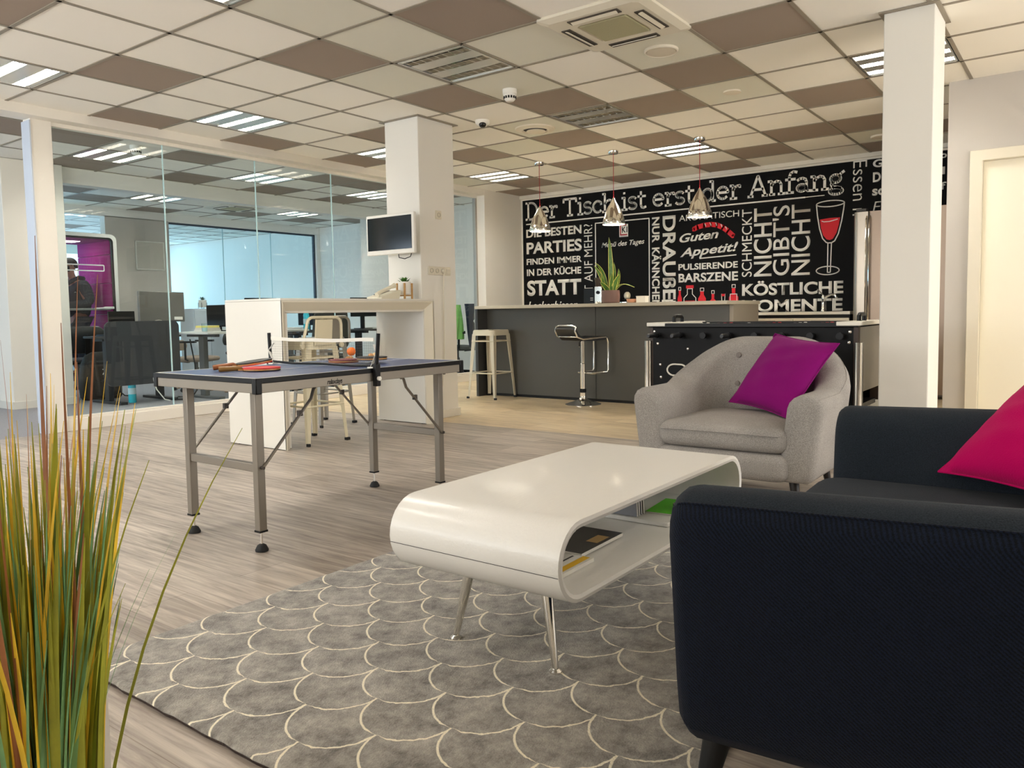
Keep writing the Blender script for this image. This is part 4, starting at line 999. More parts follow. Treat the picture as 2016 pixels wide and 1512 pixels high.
for x in LXS:
    for y in LYS:
        lg = B().box(x - .0175, x + .0175, y - .0175, y + .0175, .085, TZ - .02).build('leg', LEGM, tt, bev=.003)
        B().box(x - .019, x + .019, y - .019, y + .019, .080, .088).build('leg_cap', BLACK, lg)
        B().cyl((x, y, .03), (x, y, .082), .005, n=8).build('levelling_screw', CHROME, lg)
        B().lathe((x, y, .001), [(.026, 0), (.027, .006), (.018, .024), (.008, .03)], 18).build('foot_pad', RUBBER, lg, smooth=True)
    B().box(x - .013, x + .013, LYS[0] + .0175, LYS[1] - .0175, .325, .360).build('cross_bar', LEGM, tt, bev=.003)
for x, s_ in ((LXS[0], 1), (LXS[1], -1)):
    for y in LYS:
        yo = y + (.022 if y > -1.6 else -.022)
        br = B().tube([(x + s_ * .005, yo, .345), (x + s_ * .22, yo, .565), (x + s_ * .255, yo, .60), (x + s_ * .27, yo, .64), (x + s_ * .295, yo, .66)], .009, 8, flat=.55).build('brace', LEGM, tt, smooth=True)
        B().cyl((x, yo - .012, .345), (x, yo + .012, .345), .007, n=8).build('brace_pivot', mat('joint_dark', (70, 64, 58), .5, metal=.4), br)
        B().box(x + s_ * .195 - .010, x + s_ * .195 + .010, yo - .008, yo + .008, .533, .557).build('brace_joint', mat('joint_dark', (70, 64, 58), .5, metal=.4), br)
for k, (x, y) in enumerate(((-.05, TY0 + .012), (.2, TY0 + .012), (.55, TY0 + .012), (.85, TY0 + .012), (TX0 + .012, -1.75), (TX0 + .012, -1.4))):
    B().sphere((x, y, TZ - .058), .008, 8).build('screw', LEGM, tt, smooth=True)
# the lettering on the apron: written on a wall facing -y
me = text_mesh('relaxdays', .012, .25, .9)
bm_ = bmesh.new(); bm_.from_mesh(me); bpy.data.meshes.remove(me)
xs_ = [v.co.x for v in bm_.verts]; kx = .083 / (max(xs_) - min(xs_))
for v in bm_.verts: v.co = (.105 + (v.co.x - min(xs_)) * kx, TY0 + .0035, TZ - .050 + v.co.y * .030)
r = bmesh.ops.extrude_face_region(bm_, geom=list(bm_.faces)); bmesh.ops.translate(bm_, verts=[q for q in r['geom'] if isinstance(q, bmesh.types.BMVert)], vec=(0, .001, 0))
b = B(); b.bm.free(); b.bm = bm_; b.build('lettering', BLACK, tt)

nt_ = thing('table_tennis_net', 'table tennis net with white tape and two black posts clamped across the table', 'net', (.37, -1.595, TZ))
NX = .372
for y, s_ in ((TY0, -1), (TY1, 1)):
    p = B().cyl((NX, y + s_ * .004, TZ - .075), (NX + (.012 if s_ > 0 else 0), y + s_ * .03, TZ + .155), .009, n=10)
    p.build('post', BLACK, nt_, smooth=True)
    B().box(NX - .014, NX + .014, y + s_ * .012 - .012, y + s_ * .012 + .012, TZ - .08, TZ + .02).build('clamp', BLACK, nt_, bev=.003)
    B().box(NX - .016, NX + .016, y - s_ * .03, y + s_ * .006, TZ + .001, TZ + .006).cyl((NX, y + s_ * .02, TZ - .045), (NX, y + s_ * .034, TZ - .045), .010, n=10).build('clamp_plate', PAPER, nt_)
    B().bar((NX, y - s_ * .02, TZ + .006), (NX, y + s_ * .018, TZ + .07), .012, .002).bar((NX, y + s_ * .018, TZ + .07), (NX + .01, y - s_ * .01, TZ + .105), .012, .002).build('net_strap', PAPER, nt_)
NTM = mat('net_tape', (236, 230, 216), .6)
b = B(); n = 24
tape = []
for k in range(n + 1):
    t = k / n; tape.append(Vector((NX + .004 * math.sin(t * 9), TY0 + .0 + (TY1 - TY0) * t, TZ + .128 - .006 * math.sin(PI * t) + .0012 * math.sin(t * 14))))
b.loft([[p + Vector((-.002, 0, -.008)), p + Vector((.002, 0, -.008)), p + Vector((.002, 0, .008)), p + Vector((-.002, 0, .008))] for p in tape]).build('top_tape', NTM, nt_, smooth=True, ang=50)
b = B()   # a loose fine mesh of threads under the tape
for k in range(0, 61):
    t = k / 60; y = TY0 + (TY1 - TY0) * t; zt = TZ + .120 - .012 * math.sin(PI * t)
    b.bar((NX, y, TZ + .02), (NX + .003, y, zt), .0005, .0005, up=(1, 0, 0))
for q in range(8):
    zz = TZ + .028 + q * .012
    b.bar((NX + .001, TY0, zz), (NX + .001, TY1, zz), .0005, .0005)
b.build('net_mesh', mat('net_thread', (120, 116, 108), .8), nt_)
B().tube([(NX, TY0 + .01, TZ + .010), (NX + .004, -1.8, TZ + .008), (NX - .004, -1.6, TZ + .012), (NX, -1.4, TZ + .008), (NX, TY1 - .01, TZ + .014)], .006, 8).build('bottom_cord', BLACK, nt_, smooth=True)

RRED = mat('racket_red_rubber', (206, 30, 34), .5); RBLK = mat('racket_black_rubber', (24, 23, 23), .5); RDRD = mat('racket_dark_red_rubber', (120, 18, 28), .5)
WOOD = mat('racket_wood', (190, 134, 72), .4, var=.2, vscale=30, stretch=(1, 1, 6)); WOODD = mat('racket_handle_wood', (138, 78, 38), .35, var=.25, vscale=30)
def racket(c, d, label, top, under, tilt=0.0, hz=0.0, handle=WOODD):
    """racket lying with its blade centred on c, handle along direction d"""
    c = Vector(c); d = Vector((d[0], d[1], 0)).normalized(); s_ = Vector((-d.y, d.x, 0))
    t = thing('table_tennis_racket', label, 'racket', c, 'table tennis rackets')
    def oval(r, z): return [c + d * (math.cos(a) * .080 * r + .0) + s_ * math.sin(a) * .075 * r + Vector((0, 0, z)) for a in [2 * PI * k / 28 for k in range(28)]]
    def place(o):
        if tilt or hz:
            o.rotation_euler = Vector((0, 0, 0)); R_ = Matrix.Rotation(tilt, 4, s_); o.matrix_basis = Matrix.Translation((0, 0, hz)) @ R_
    o = B().loft([oval(.98, .004), oval(.98, .010)]).build('blade', WOOD, t); place(o)
    o = B().loft([oval(1, .0101), oval(1, .0145), oval(.98, .0155)]).build('rubber', top, t); place(o)
    o = B().loft([oval(.98, .0), oval(1, .001), oval(1, .004)]).build('rubber', under, t); place(o)
    o = B().obox(c + d * .078 + Vector((0, 0, .007)), d, s_, (0, 0, 1), .02, .018, .003).build('neck', WOOD, t); place(o)
    rings = []
    for u, w, h in ((.078, .008, .006), (.09, .0115, .010), (.13, .0125, .0115), (.17, .015, .0125), (.178, .013, .011)):
        p = c + d * u + Vector((0, 0, .0085 + (.004 if h > .009 else 0))); rings.append([p + s_ * w * math.cos(a) + Vector((0, 0, h * math.sin(a))) for a in [2 * PI * k / 12 for k in range(12)]])
    o = B().loft(rings).build('handle', handle, t, smooth=True); place(o)
    return t
racket((.045, -1.60, TZ + .001), (-.75, .52), 'red racket lying flat at the left end of the table', RRED, RBLK, handle=mat('racket_handle_olive', (130, 92, 40), .4))
racket((.10, -1.47, TZ + .0185), (-.85, .42), 'second racket with wooden handle resting across the red one', RBLK, RRED, tilt=.12, hz=.004)
racket((.60, -1.50, TZ + .001), (.8, .6), 'dark red racket lying in the right half behind the net', RDRD, RDRD, handle=WOOD)
racket((.62, -1.685, TZ + .017), (.66, .75), 'black racket lying beside the orange ball', RBLK, RBLK, handle=WOOD)
ob = B().sphere((.60, -1.56, TZ + .057), .022, 18).build('table_tennis_ball', mat('orange_ball', (255, 122, 22), .45), None, smooth=True, label='orange table tennis ball lying on the rackets behind the net', cat='ball', at=(.60, -1.56, TZ + .033))
B().sphere((.80, -1.52, TZ + .021), .02, 18).build('table_tennis_ball', mat('cream_ball', (232, 196, 140), .45), None, smooth=True, label='pale table tennis ball right of the black net post', cat='ball', at=(.80, -1.52, TZ + .001))

# ------------------------------------------------------------------ rug
rg = thing('rug', 'thick taupe rug with cream fish scale outlines under the coffee table', 'rug', (.05, -3.15, 0))
RX0, RX1, RY0, RY1 = -1.105, 1.28, -3.93, -2.335
b = B(); nx, ny = 60, 40
rings = []
def rugpt(x, y, z):
    return Vector((x + .0015 * math.sin(y * 37) + .0012 * math.sin(y * 91), y + .0015 * math.sin(x * 41) + .0012 * math.sin(x * 87), z))
edge = [(RX0 + (RX1 - RX0) * k / nx, RY0) for k in range(nx)] + [(RX1, RY0 + (RY1 - RY0) * k / ny) for k in range(ny)] + [(RX1 - (RX1 - RX0) * k / nx, RY1) for k in range(nx)] + [(RX0, RY1 - (RY1 - RY0) * k / ny) for k in range(ny)]
cx, cy = (RX0 + RX1) / 2, (RY0 + RY1) / 2
def inset(d): return [(x + d * (1 if x < cx else -1) * min(1, abs(x - cx) / ((RX1 - RX0) / 2)), y + d * (1 if y < cy else -1) * min(1, abs(y - cy) / ((RY1 - RY0) / 2))) for x, y in edge]
b.loft([[rugpt(x, y, .006) for x, y in inset(.004)], [rugpt(x, y, .014) for x, y in inset(0)], [rugpt(x, y, .019) for x, y in inset(.004)], [rugpt(x, y, .021) for x, y in inset(.014)]], cap0=False)
RUGM = rug_mat()
o = b.build('pile', RUGM, None, smooth=True)
o.parent = rg; o.matrix_parent_inverse = Matrix.Translation(rg.location).inverted()
B().loft([[rugpt(x, y, .0005) for x, y in inset(.006)], [rugpt(x, y, .011) for x, y in inset(.001)]]).build('backing', mat('rug_backing', (66, 50, 42), .95, bump=.8, bscale=200), rg)

# ------------------------------------------------------------------ coffee table
ct = thing('coffee_table', 'white bent wood coffee table with open shelf and chrome legs on the rug', 'coffee table', (.03, -3.275, .02))
CX0, CX1, CY0, CY1, CZ0, CZ1 = -.562, .625, -3.555, -2.995, .245, .448
def stadium(d):
    r = (CZ1 - CZ0) / 2 - d; zc = (CZ0 + CZ1) / 2; o = []
    xa, xb = CX0 + .1015, CX1 - .1015
    for k in range(15): a = PI / 2 + PI * k / 14; o.append((xa + r * math.cos(a), zc + r * math.sin(a)))
    for k in range(15): a = -PI / 2 + PI * k / 14; o.append((xb + r * math.cos(a), zc + r * math.sin(a)))
    return o
WLAC = mat('white_grained_lacquer', (232, 228, 220), .36, bump=.10, bscale=14, stretch=(1.2, 9, 9), coat=.15)
b = B(); out, inn = stadium(0), stadium(.019); n = len(out)
rows = []
for prof, y in ((out, CY0 + .003), (out, CY1 - .003), (inn, CY1 - .003), (inn, CY0 + .003)):
    rows.append([b.bm.verts.new((x, y, z)) for x, z in prof])
m1 = [b.bm.verts.new(((a[0] + c_[0]) / 2, CY0, (a[1] + c_[1]) / 2)) for a, c_ in zip(out, inn)]
m2 = [b.bm.verts.new(((a[0] + c_[0]) / 2, CY1, (a[1] + c_[1]) / 2)) for a, c_ in zip(out, inn)]
seq = [rows[0], rows[1], m2, rows[2], rows[3], m1, rows[0]]
for A_, C_ in zip(seq[:-1], seq[1:]):
    for k in range(n): b.bm.faces.new((A_[k], A_[(k + 1) % n], C_[(k + 1) % n], C_[k]))
b.build('shell', WLAC, ct, smooth=True, ang=28)
zc = (CZ0 + CZ1) / 2 - .018
B().box(CX0 + .0015, CX0 + .0035 - .003, CY0 + .004, CY1 - .004, zc, zc + .0012).build('joint_line', SHADE_GAP, ct)
B().box(.185, .585, CY0 + .08, CY1 - .02, CZ0 + .020, CZ0 + .034).build('inner_board', WLAC, ct, bev=.002)
B().box(.185, .60, CY1 - .035, CY1 - .02, CZ0 + .034, CZ1 - .02).build('back_board', WLAC, ct, bev=.002)
for x, y, X, Y in ((-.418, -3.445, -.385, -3.395), (-.402, -3.092, -.385, -3.14), (.50, -3.445, .465, -3.395), (.50, -3.092, .465, -3.14)):
    lg = B().tube([(X, Y, CZ0 + .002), ((X + x) / 2, (Y + y) / 2, (CZ0 + .03) / 2), (x, y, .03)], [.0165, .0135, .0085], 16).build('leg', CHROME, ct, smooth=True)
    B().lathe((x, y, .0215), [(.017, 0), (.017, .004), (.010, .010)], 16).build('foot', CHROME, lg, smooth=True)

ZS = CZ0 + .0195
def sheet(name, label, cat, pts, z0, z1, cover, pages, extra=(), group=None):
    """a thin stack of paper: outline pts (x, y); extra = (material, outline) printed fields on the cover"""
    cxx = sum(p[0] for p in pts) / len(pts); cyy = sum(p[1] for p in pts) / len(pts)
    t = thing(name, label, cat, (cxx, cyy, z0), group)
    B().prism([(x, y, z0) for x, y in pts], (0, 0, z1 - z0 - .0006)).build('pages', pages, t)
    B().prism([(x, y, z1 - .0006) for x, y in pts], (0, 0, .0006)).build('cover', cover, t)
    for k, (m_, q) in enumerate(extra): B().prism([(x, y, z1 + .0001) for x, y in q], (0, 0, .0003)).build('cover_print', m_, t)
    return t
def rect(c, u, a, b_, d=0):
    u = Vector((u[0], u[1])).normalized(); v = Vector((-u.y, u.x)); c = Vector(c)
    return [tuple(c + u * i * a / 2 + v * j * b_ / 2) for i, j in ((-1, -1), (1, -1), (1, 1), (-1, 1))]
def sub(c, u, a, b_, x0, x1, y0, y1):
    u = Vector((u[0], u[1])).normalized(); v = Vector((-u.y, u.x)); c = Vector(c)
    return [tuple(c + u * (i - .5) * a + v * (j - .5) * b_) for i, j in ((x0, y0), (x1, y0), (x1, y1), (x0, y1))]
c0, u0 = (-.115, -3.285), (.98, .02)
DK = mat('cover_charcoal', (58, 54, 52), .35); OR = mat('cover_orange', (206, 138, 58), .4); TN = mat('cover_tan', (196, 160, 100), .4); PG = mat('cover_pale', (196, 192, 172), .4)
sheet('magazine', 'dark covered magazine in the coffee table, the upper one', 'magazine', rect(c0, u0, .245, .255), ZS + .006, ZS + .016, DK, PAPER,
      [(OR, sub(c0, u0, .245, .255, .0, .95, .90, .99)), (PG, sub(c0, u0, .245, .255, .05, .75, .50, .56)), (TN, sub(c0, u0, .245, .255, .45, .75, .05, .2)), (PAPER, sub(c0, u0, .245, .255, .4, .9, .68, .70)), (PAPER, sub(c0, u0, .245, .255, .45, .9, .74, .755)), (PAPER, sub(c0, u0, .245, .255, .4, .85, .62, .635))], 'magazines in the coffee table')
c0, u0 = (-.335, -3.355), (.98, .02)
sheet('magazine', 'white magazine with red field and yellow stripe at the left in the coffee table', 'magazine', rect(c0, u0, .20, .20), ZS + .001, ZS + .011, PAPER, PAPER,
      [(mat('cover_red', (222, 40, 44), .4), sub(c0, u0, .2, .2, .25, .72, .62, .86)), (mat('cover_yellow', (240, 188, 24), .4), sub(c0, u0, .2, .2, .02, .98, .05, .16)), (mat('cover_grey', (150, 138, 126), .4), sub(c0, u0, .2, .2, .3, .7, .36, .58)), (BLACK, sub(c0, u0, .2, .2, .3, .92, .27, .30))], 'magazines in the coffee table')
c0, u0 = (.375, -3.435), (.98, .1)
GN = mat('brochure_green', (92, 200, 20), .4)
ZB = CZ0 + .0345
sheet('brochure', 'bright green brochure in the right part of the coffee table', 'brochure', rect(c0, u0, .20, .18), ZB + .0005, ZB + .005, GN, PAPER, [(PAPER, sub(c0, u0, .20, .18, .15, .6, .25, .5))])
pn = thing('pen', 'black ball pen lying on the green brochure', 'pen', (.335, -3.43, ZB + .012))
DX, DY = .0, -.085
B().cyl((.285 + DX, -3.372 + DY, ZB + .0115), (.375 + DX, -3.325 + DY, ZB + .0125), .0055, n=12).build('barrel', BLACK, pn, smooth=True)
B().cyl((.285 + DX, -3.372 + DY, ZB + .0115), (.272 + DX, -3.379 + DY, ZB + .0112), .004, .001, n=12).build('tip', CHROME, pn, smooth=True)
B().bar((.345 + DX, -3.338 + DY, ZB + .0185), (.372 + DX, -3.324 + DY, ZB + .0185), .003, .0015).build('clip', CHROME, pn)
for k in range(4):
    x = .198 + .015 * k; tl = .06 + .05 * math.sin(k * 1.7) * .3
    t = thing('booklet', ('leftmost', 'second', 'third', 'rightmost')[k] + ' of the small booklets standing behind the green brochure', 'booklet', (x, -3.31, ZB), 'booklets standing in the coffee table')
    cols = [(150, 152, 158), (226, 222, 214), (110, 112, 118), (120, 108, 92)]
    B().prism([(x, -3.36, ZB + .001), (x + .009, -3.36, ZB + .001), (x + .009 - .010, -3.36, ZB + .105), (x - .010, -3.36, ZB + .105)], (0, .10, 0)).build('cover', mat('booklet_%d' % k, cols[k], .35), t)
    B().prism([(x + .002, -3.3605, ZB + .002), (x + .007, -3.3605, ZB + .002), (x - .003, -3.3605, ZB + .103), (x - .008, -3.3605, ZB + .103)], (0, .001, 0)).build('pages', PAPER, t)

# ------------------------------------------------------------------ tub seats
def smooth(t): t = max(0, min(1, t)); return t * t * (3 - 2 * t)
def tub(root, W, D, zb, za, zback, th, fabric, inner, rear=.22, lean=.045, dip=0.0, rise0=.34, backlean=.07, taper=0.0, rise=0.0):
    """upholstered shell: U in plan (front at -y), arms of height za sweeping up to a back of height zback. Local coordinates."""
    N = 64; rc = rear; hw = W / 2 - th / 2; hd_ = D / 2 - th / 2
    path = []
    L1 = 2 * hd_ - rc; Lc = PI / 2 * rc; L2 = 2 * (hw - rc); tot = 2 * L1 + 2 * Lc + L2
    for k in range(N + 1):
        s = tot * k / N
        if s < L1: p = (-hw, -hd_ + s); d = (-1, 0)
        elif s < L1 + Lc: a = (s - L1) / rc; p = (-hw + rc - rc * math.cos(a), hd_ - rc + rc * math.sin(a)); d = (-math.cos(a), math.sin(a))
        elif s < L1 + Lc + L2: p = (-hw + rc + s - L1 - Lc, hd_); d = (0, 1)
        elif s < L1 + 2 * Lc + L2: a = (s - L1 - Lc - L2) / rc; p = (hw - rc + rc * math.sin(a), hd_ - rc + rc * math.cos(a)); d = (math.sin(a), math.cos(a))
        else: p = (hw, hd_ - rc - (s - L1 - 2 * Lc - L2)); d = (1, 0)
        fr_ = min(s, tot - s) / (L1 + Lc + L2 / 2)          # 0 at arm front, 1 at the middle of the back
        p = (p[0] * (1 - taper * (p[1] + hd_) / (2 * hd_)), p[1])
        path.append((Vector((p[0], p[1], 0)), Vector((d[0], d[1], 0)), fr_))
    rings = []
    def ring(p, d, fr_, sc_=1.0, fwd=0.0):
        h = za + rise * min(1, fr_ / rise0) - dip * math.sin(PI * min(1, fr_ / rise0)) + (zback - za) * smooth((fr_ - rise0) / (1 - rise0) * 1.25)
        t_ = th * (1 + .05 * fr_)
        base = p + Vector((0, -fwd, 0)); o = []
        pts = []
        for k in range(9):  # over the rounded top, outer to inner
            a = PI * k / 8; pts.append((math.cos(a) * t_ / 2, h - t_ * .42 + math.sin(a) * t_ * .42))
        prof = [(t_ / 2 - .03, zb), (t_ / 2 - .005, zb + .03), (t_ / 2, zb + .10), (t_ / 2, (zb + h) / 2)] + pts + [(-t_ / 2, (zb + h) / 2), (-t_ / 2, zb + .08), (-t_ / 2 + .02, zb)]
        mid = (zb + h) / 2
        for q, z in prof:
            off = lean * ((z - zb) / max(.3, h - zb)) ** 1.0 - lean
            off += backlean * smooth((fr_ - .5) / .4) * (z - zb - .2) / (h - zb) if fr_ > .5 else 0
            zz = mid + (z - mid) * (1 - (1 - sc_) * .35)
            o.append(base + d * (q * sc_ + off) + Vector((0, 0, zz)))
        return o
    p, d, fr_ = path[0]
    for q, fw in ((.55, .034), (.80, .028), (.94, .015)): rings.append(ring(p, d, 0, q, fw))
    for p, d, fr_ in path: rings.append(ring(p, d, fr_))
    p, d, fr_ = path[-1]
    for q, fw in ((.94, .015), (.80, .028), (.55, .034)): rings.append(ring(p, d, 0, q, fw))
    b = B(); b.loft(rings, mis=[0] * 6 + [1] * 10)
    o = b.build('shell', [fabric, inner], None, smooth=True, ang=50); o.parent = root
    q = B(); q.tube([r_[6] for r_ in rings[2:-2]], .0022, 6)
    q = q.build('piping', fabric, None, smooth=True); q.parent = o
    return o
def rbox(x0, x1, y0, y1, z0, z1, r, crown=0.0, nx=14, ny=12):
    """soft cushion block with crowned top"""
    b = B(); rings = []
    cx_, cy_ = (x0 + x1) / 2, (y0 + y1) / 2
    def outline(d, z, cr=0):
        o = []
        rr = max(.02, r * 1.6 - d * .5)
        for sx, sy, a0 in ((1, 1, 0), (-1, 1, 90), (-1, -1, 180), (1, -1, 270)):
            for k in range(7):
                a = math.radians(a0 + 15 * k); o.append(Vector((cx_ + sx * ((x1 - x0) / 2 - d - rr) + rr * math.cos(a), cy_ + sy * ((y1 - y0) / 2 - d - rr) + rr * math.sin(a), z)))
        return o
    for k in range(5): a = PI / 2 * k / 4; rings.append(outline(r * (1 - math.sin(a)), z0 + r * (1 - math.cos(a))))
    for k in range(5): a = PI / 2 * k / 4; rings.append(outline(r * (1 - math.cos(a)), z1 - r + r * math.sin(a)))
    hx = min(x1 - x0, y1 - y0) / 2 - r
    for q in (.15, .35, .6, .85): rings.append(outline(r + hx * q, z1 + crown * (1 - (1 - q) ** 2)))
    b.loft(rings)
    return b
def local(b, name, material, root, **k):
    o = b.build(name, material, None, **k); o.parent = root; return o

ac = thing('armchair', 'light grey tub armchair with buttoned back facing the coffee table', 'armchair', (1.865, -3.125, 0))
AW, AD = .90, .84
tub(ac, AW + .06, AD, .155, .565, .80, .165, GREYF, GREYF, rear=.27, lean=.05, rise0=.30, backlean=.04)
local(rbox(-.33, .33, -.415, .30, .155, .285, .045), 'seat_base', GREYF, ac, smooth=True)
cu = local(rbox(-.325, .325, -.405, .30, .285, .405, .045, .02), 'seat_cushion', GREYF, ac, smooth=True)
pp_ = []
for q in range(25):
    pass
local(B().tube([(-.29, -.4085, .372), (-.15, -.4105, .374), (0, -.411, .375), (.15, -.4105, .374), (.29, -.4085, .372)], .0035, 6), 'piping', GREYF, cu, smooth=True)
for x, z in ((-.145, .70), (-.145, .545), (.145, .70), (.145, .545)):
    local(B().lathe((x, .262 if z > .6 else .243, z), [(.015, -.01), (.016, .0), (.013, .006), (.004, .008)], 16, axis=(0, -1, 0)), 'button', mat('button_grey', (134, 126, 120), .9), ac, smooth=True)
LEGB = mat('dark_wood_leg', (30, 24, 21), .4)
for x, y in ((-.33, -.31), (.33, -.31), (-.30, .30), (.30, .30)):
    local(B().tube([(x, y, .17), (x * 1.08, y * 1.08, .0)], [.024, .014], 12), 'leg', LEGB, ac, smooth=True)
turn(ac, -PI / 2)

so_ = thing('sofa', 'dark navy two seat tub sofa at the lower right beside the coffee table', 'sofa', (-.107, -4.33, 0))
tub(so_, 1.47, .90, .185, .645, .80, .165, NAVY, NAVYC, rear=.26, lean=.05, dip=.0, rise0=.50, backlean=.04, taper=.045, rise=.018)
local(rbox(-.585, .585, -.43, .32, .185, .31, .045), 'seat_base', NAVY, so_, smooth=True)
local(rbox(-.575, .575, -.44, .32, .31, .44, .05, .015), 'seat_cushion', NAVYC, so_, smooth=True)
for x, y in ((-.50, -.36), (.50, -.36), (-.5, .34), (.5, .34)):
    local(B().tube([(x, y, .22), (x * 1.05, y * 1.12, .0)], [.036, .018], 14), 'leg', BLACKM, so_, smooth=True)
turn(so_, PI + .04)

def cushion(name, label, mtl, centre, ux, uy, a, thick, seed):
    """square scatter cushion: ux, uy = edge directions; pointed corners"""
    rnd = random.Random(seed)
    C0 = Vector(centre); U = Vector(ux).normalized(); V = Vector(uy); V = (V - U * V.dot(U)).normalized(); Nn = U.cross(V)
    b = B(); n = 18; top, bot = [], []
    for i in range(n + 1):
        rt, rb = [], []
        for j in range(n + 1):
            u, v = i / n * 2 - 1, j / n * 2 - 1
            pin = 1 - .085 * (1 - v * v) * abs(u) ** 2.5 if True else 1
            pu = u * (1 - .07 * (1 - v * v) * (u * u)); pv = v * (1 - .07 * (1 - u * u) * (v * v))
            h = thick / 2 * ((1 - u * u) ** .55) * ((1 - v * v) ** .55)
            wr_ = .006 * math.sin(7 * u + 3 * v + seed) * (1 - u * u) * (1 - v * v) + .004 * math.sin(13 * v - 5 * u)* (1 - u * u)* (1 - v * v)
            p = C0 + U * pu * a / 2 + V * pv * a / 2
            e = i in (0, n) or j in (0, n)
            vt = b.bm.verts.new(p + Nn * (h + wr_)); rt.append(vt); rb.append(vt if e else b.bm.verts.new(p - Nn * h * .8))
        top.append(rt); bot.append(rb)
    for i in range(n):
        for j in range(n):
            b.bm.faces.new((top[i][j], top[i + 1][j], top[i + 1][j + 1], top[i][j + 1]))
            try: b.bm.faces.new((bot[i][j], bot[i][j + 1], bot[i + 1][j + 1], bot[i + 1][j]))
            except ValueError: pass
    t = thing(name, label, 'cushion', C0)
    o = b.build('cover', mtl, t, smooth=True, ang=100)
    s_ = B()
    rim_ = []
    for k in range(4 * n):
        sd_ = k // n; q = (k % n) / n * 2 - 1
        u, v = [(q, -1), (1, q), (-q, 1), (-1, -q)][sd_]
        rim_.append(C0 + U * u * (1 - .07 * (1 - v * v) * (u * u)) * a / 2 + V * v * (1 - .07 * (1 - u * u) * (v * v)) * a / 2)
    s_.tube(rim_ + [rim_[0]], .0028, 6).build('seam', mtl, o, smooth=True)
    return t
cushion('scatter_cushion', 'purple scatter cushion leaning in the grey armchair', PURPLE, (1.985, -3.26, .615), (-.23, -.384, -.04), (.25, -.19, .40), .46, .14, 3)
cushion('scatter_cushion', 'magenta scatter cushion leaning on the back of the navy sofa', MAGENTA, (.395, -4.475, .62), (-.64, -.77, 0), (.55, -.55, .62), .43, .16, 5)

# ------------------------------------------------------------------ potted grass at the left edge
bx_ = thing('white_plinth', 'white square box standing behind the tall grass at the left edge', 'plinth', (-1.50, -3.135, 0))
def sqr(gx, gy, h, z): return [Vector((gx, gy, z)) + IU * sx * h + IV * sy * h for sx, sy in ((-1, -1), (1, -1), (1, 1), (-1, 1))]
PLW = mat('planter_white', (226, 220, 208), .5)
B().loft([sqr(-1.50, -3.135, .068, 0), sqr(-1.50, -3.135, .068, .462)]).build('box_body', PLW, bx_, bev=.004)
B().loft([sqr(-1.50, -3.135, .072, .463), sqr(-1.50, -3.135, .072, .482)]).build('lid', mat('plinth_lid', (236, 226, 204), .45), bx_, bev=.004)
gx, gy = -1.598, -3.345
gr = thing('potted_grass', 'tall green and mustard artificial grass in a low black pot at the left edge', 'potted plant', (gx, gy, 0))
B().lathe((gx, gy, 0), [(.06, 0), (.075, .01), (.085, .15), (.078, .15), (.07, .12)], 24).build('pot', BLACK, gr, smooth=True)
rnd = random.Random(11)
GC = [('green_blades', mat('grass_blue_green', (124, 170, 112), .5, var=.3, vscale=12), 150, .0032, .62), ('olive_blades', mat('grass_olive', (160, 160, 48), .5, var=.3, vscale=12), 110, .0042, .72),
      ('yellow_blades', mat('grass_mustard', (232, 190, 52), .5, var=.3, vscale=9), 60, .0050, .78), ('brown_tipped_blades', mat('grass_brown', (160, 104, 66), .5, var=.3, vscale=9), 22, .0030, .96)]
for nm, m_, cnt, w, ln_ in GC:
    b = B(); cnt = int(cnt * 1.7); w *= 1.35
    for k in range(cnt):
        a = rnd.uniform(0, 2 * PI); r = .072 * math.sqrt(rnd.random()); p0 = Vector((gx + r * math.cos(a), gy + r * math.sin(a), .12))
        h = ln_ * rnd.uniform(.55, 1.0); lean_ = rnd.uniform(.0, .10) * (2.6 if rnd.random() < .06 else 1); aa = a + rnd.uniform(-.8, .8)
        d = Vector((math.cos(aa), math.sin(aa), 0)); s_ = Vector((-d.y, d.x, 0)); ca = rnd.uniform(0, PI); s_ = (s_ * math.cos(ca) + d * math.sin(ca)).normalized()
        rings = []; ww = w * rnd.uniform(.6, 1.3) * (.35 if lean_ > .1 else 1)
        for q in range(9):
            t = q / 8; p = p0 + d * lean_ * (.35 * t + .65 * t ** 2.2) * h / .7 + Vector((0, 0, h * (t - .12 * lean_ * t * t)))
            wd = ww * (1 - t ** 2.2) + .0005; rings.append([p - s_ * wd, p + d * wd * .35, p + s_ * wd])
        b.loft(rings)
    b.build(nm, m_, gr, smooth=True, ang=80)

# ------------------------------------------------------------------ offices behind the glass
DTOP = mat('desk_white_top', (226, 224, 216), .45); DBLK = mat('desk_black', (34, 35, 37), .5); DGR = mat('desk_leg_grey', (92, 92, 90), .5)
def desk(name_label, x0, x1, y0, y1, z, top, legs, screen=None):
    t = thing('office_desk', name_label, 'desk', ((x0 + x1) / 2, (y0 + y1) / 2, 0))
    B().box(x0, x1, y0, y1, z - .025, z).build('desk_top', top, t, bev=.003)
    along_y = (y1 - y0) > (x1 - x0)
    for q in (.12, .88):
        if along_y:
            yy = y0 + (y1 - y0) * q; xm = (x0 + x1) / 2
            B().box(xm - .05, xm + .05, yy - .03, yy + .03, .03, z - .03).box(x0 + .03, x1 - .03, yy - .04, yy + .04, 0, .03).box(x0 + .08, x1 - .08, yy - .03, yy + .03, z - .06, z - .026).build('leg', legs, t, bev=.004)
        else:
            xx = x0 + (x1 - x0) * q; ym = (y0 + y1) / 2
            B().box(xx - .03, xx + .03, ym - .05, ym + .05, .03, z - .03).box(xx - .04, xx + .04, y0 + .03, y1 - .03, 0, .03).box(xx - .03, xx + .03, y0 + .08, y1 - .08, z - .06, z - .026).build('leg', legs, t, bev=.004)
    return t
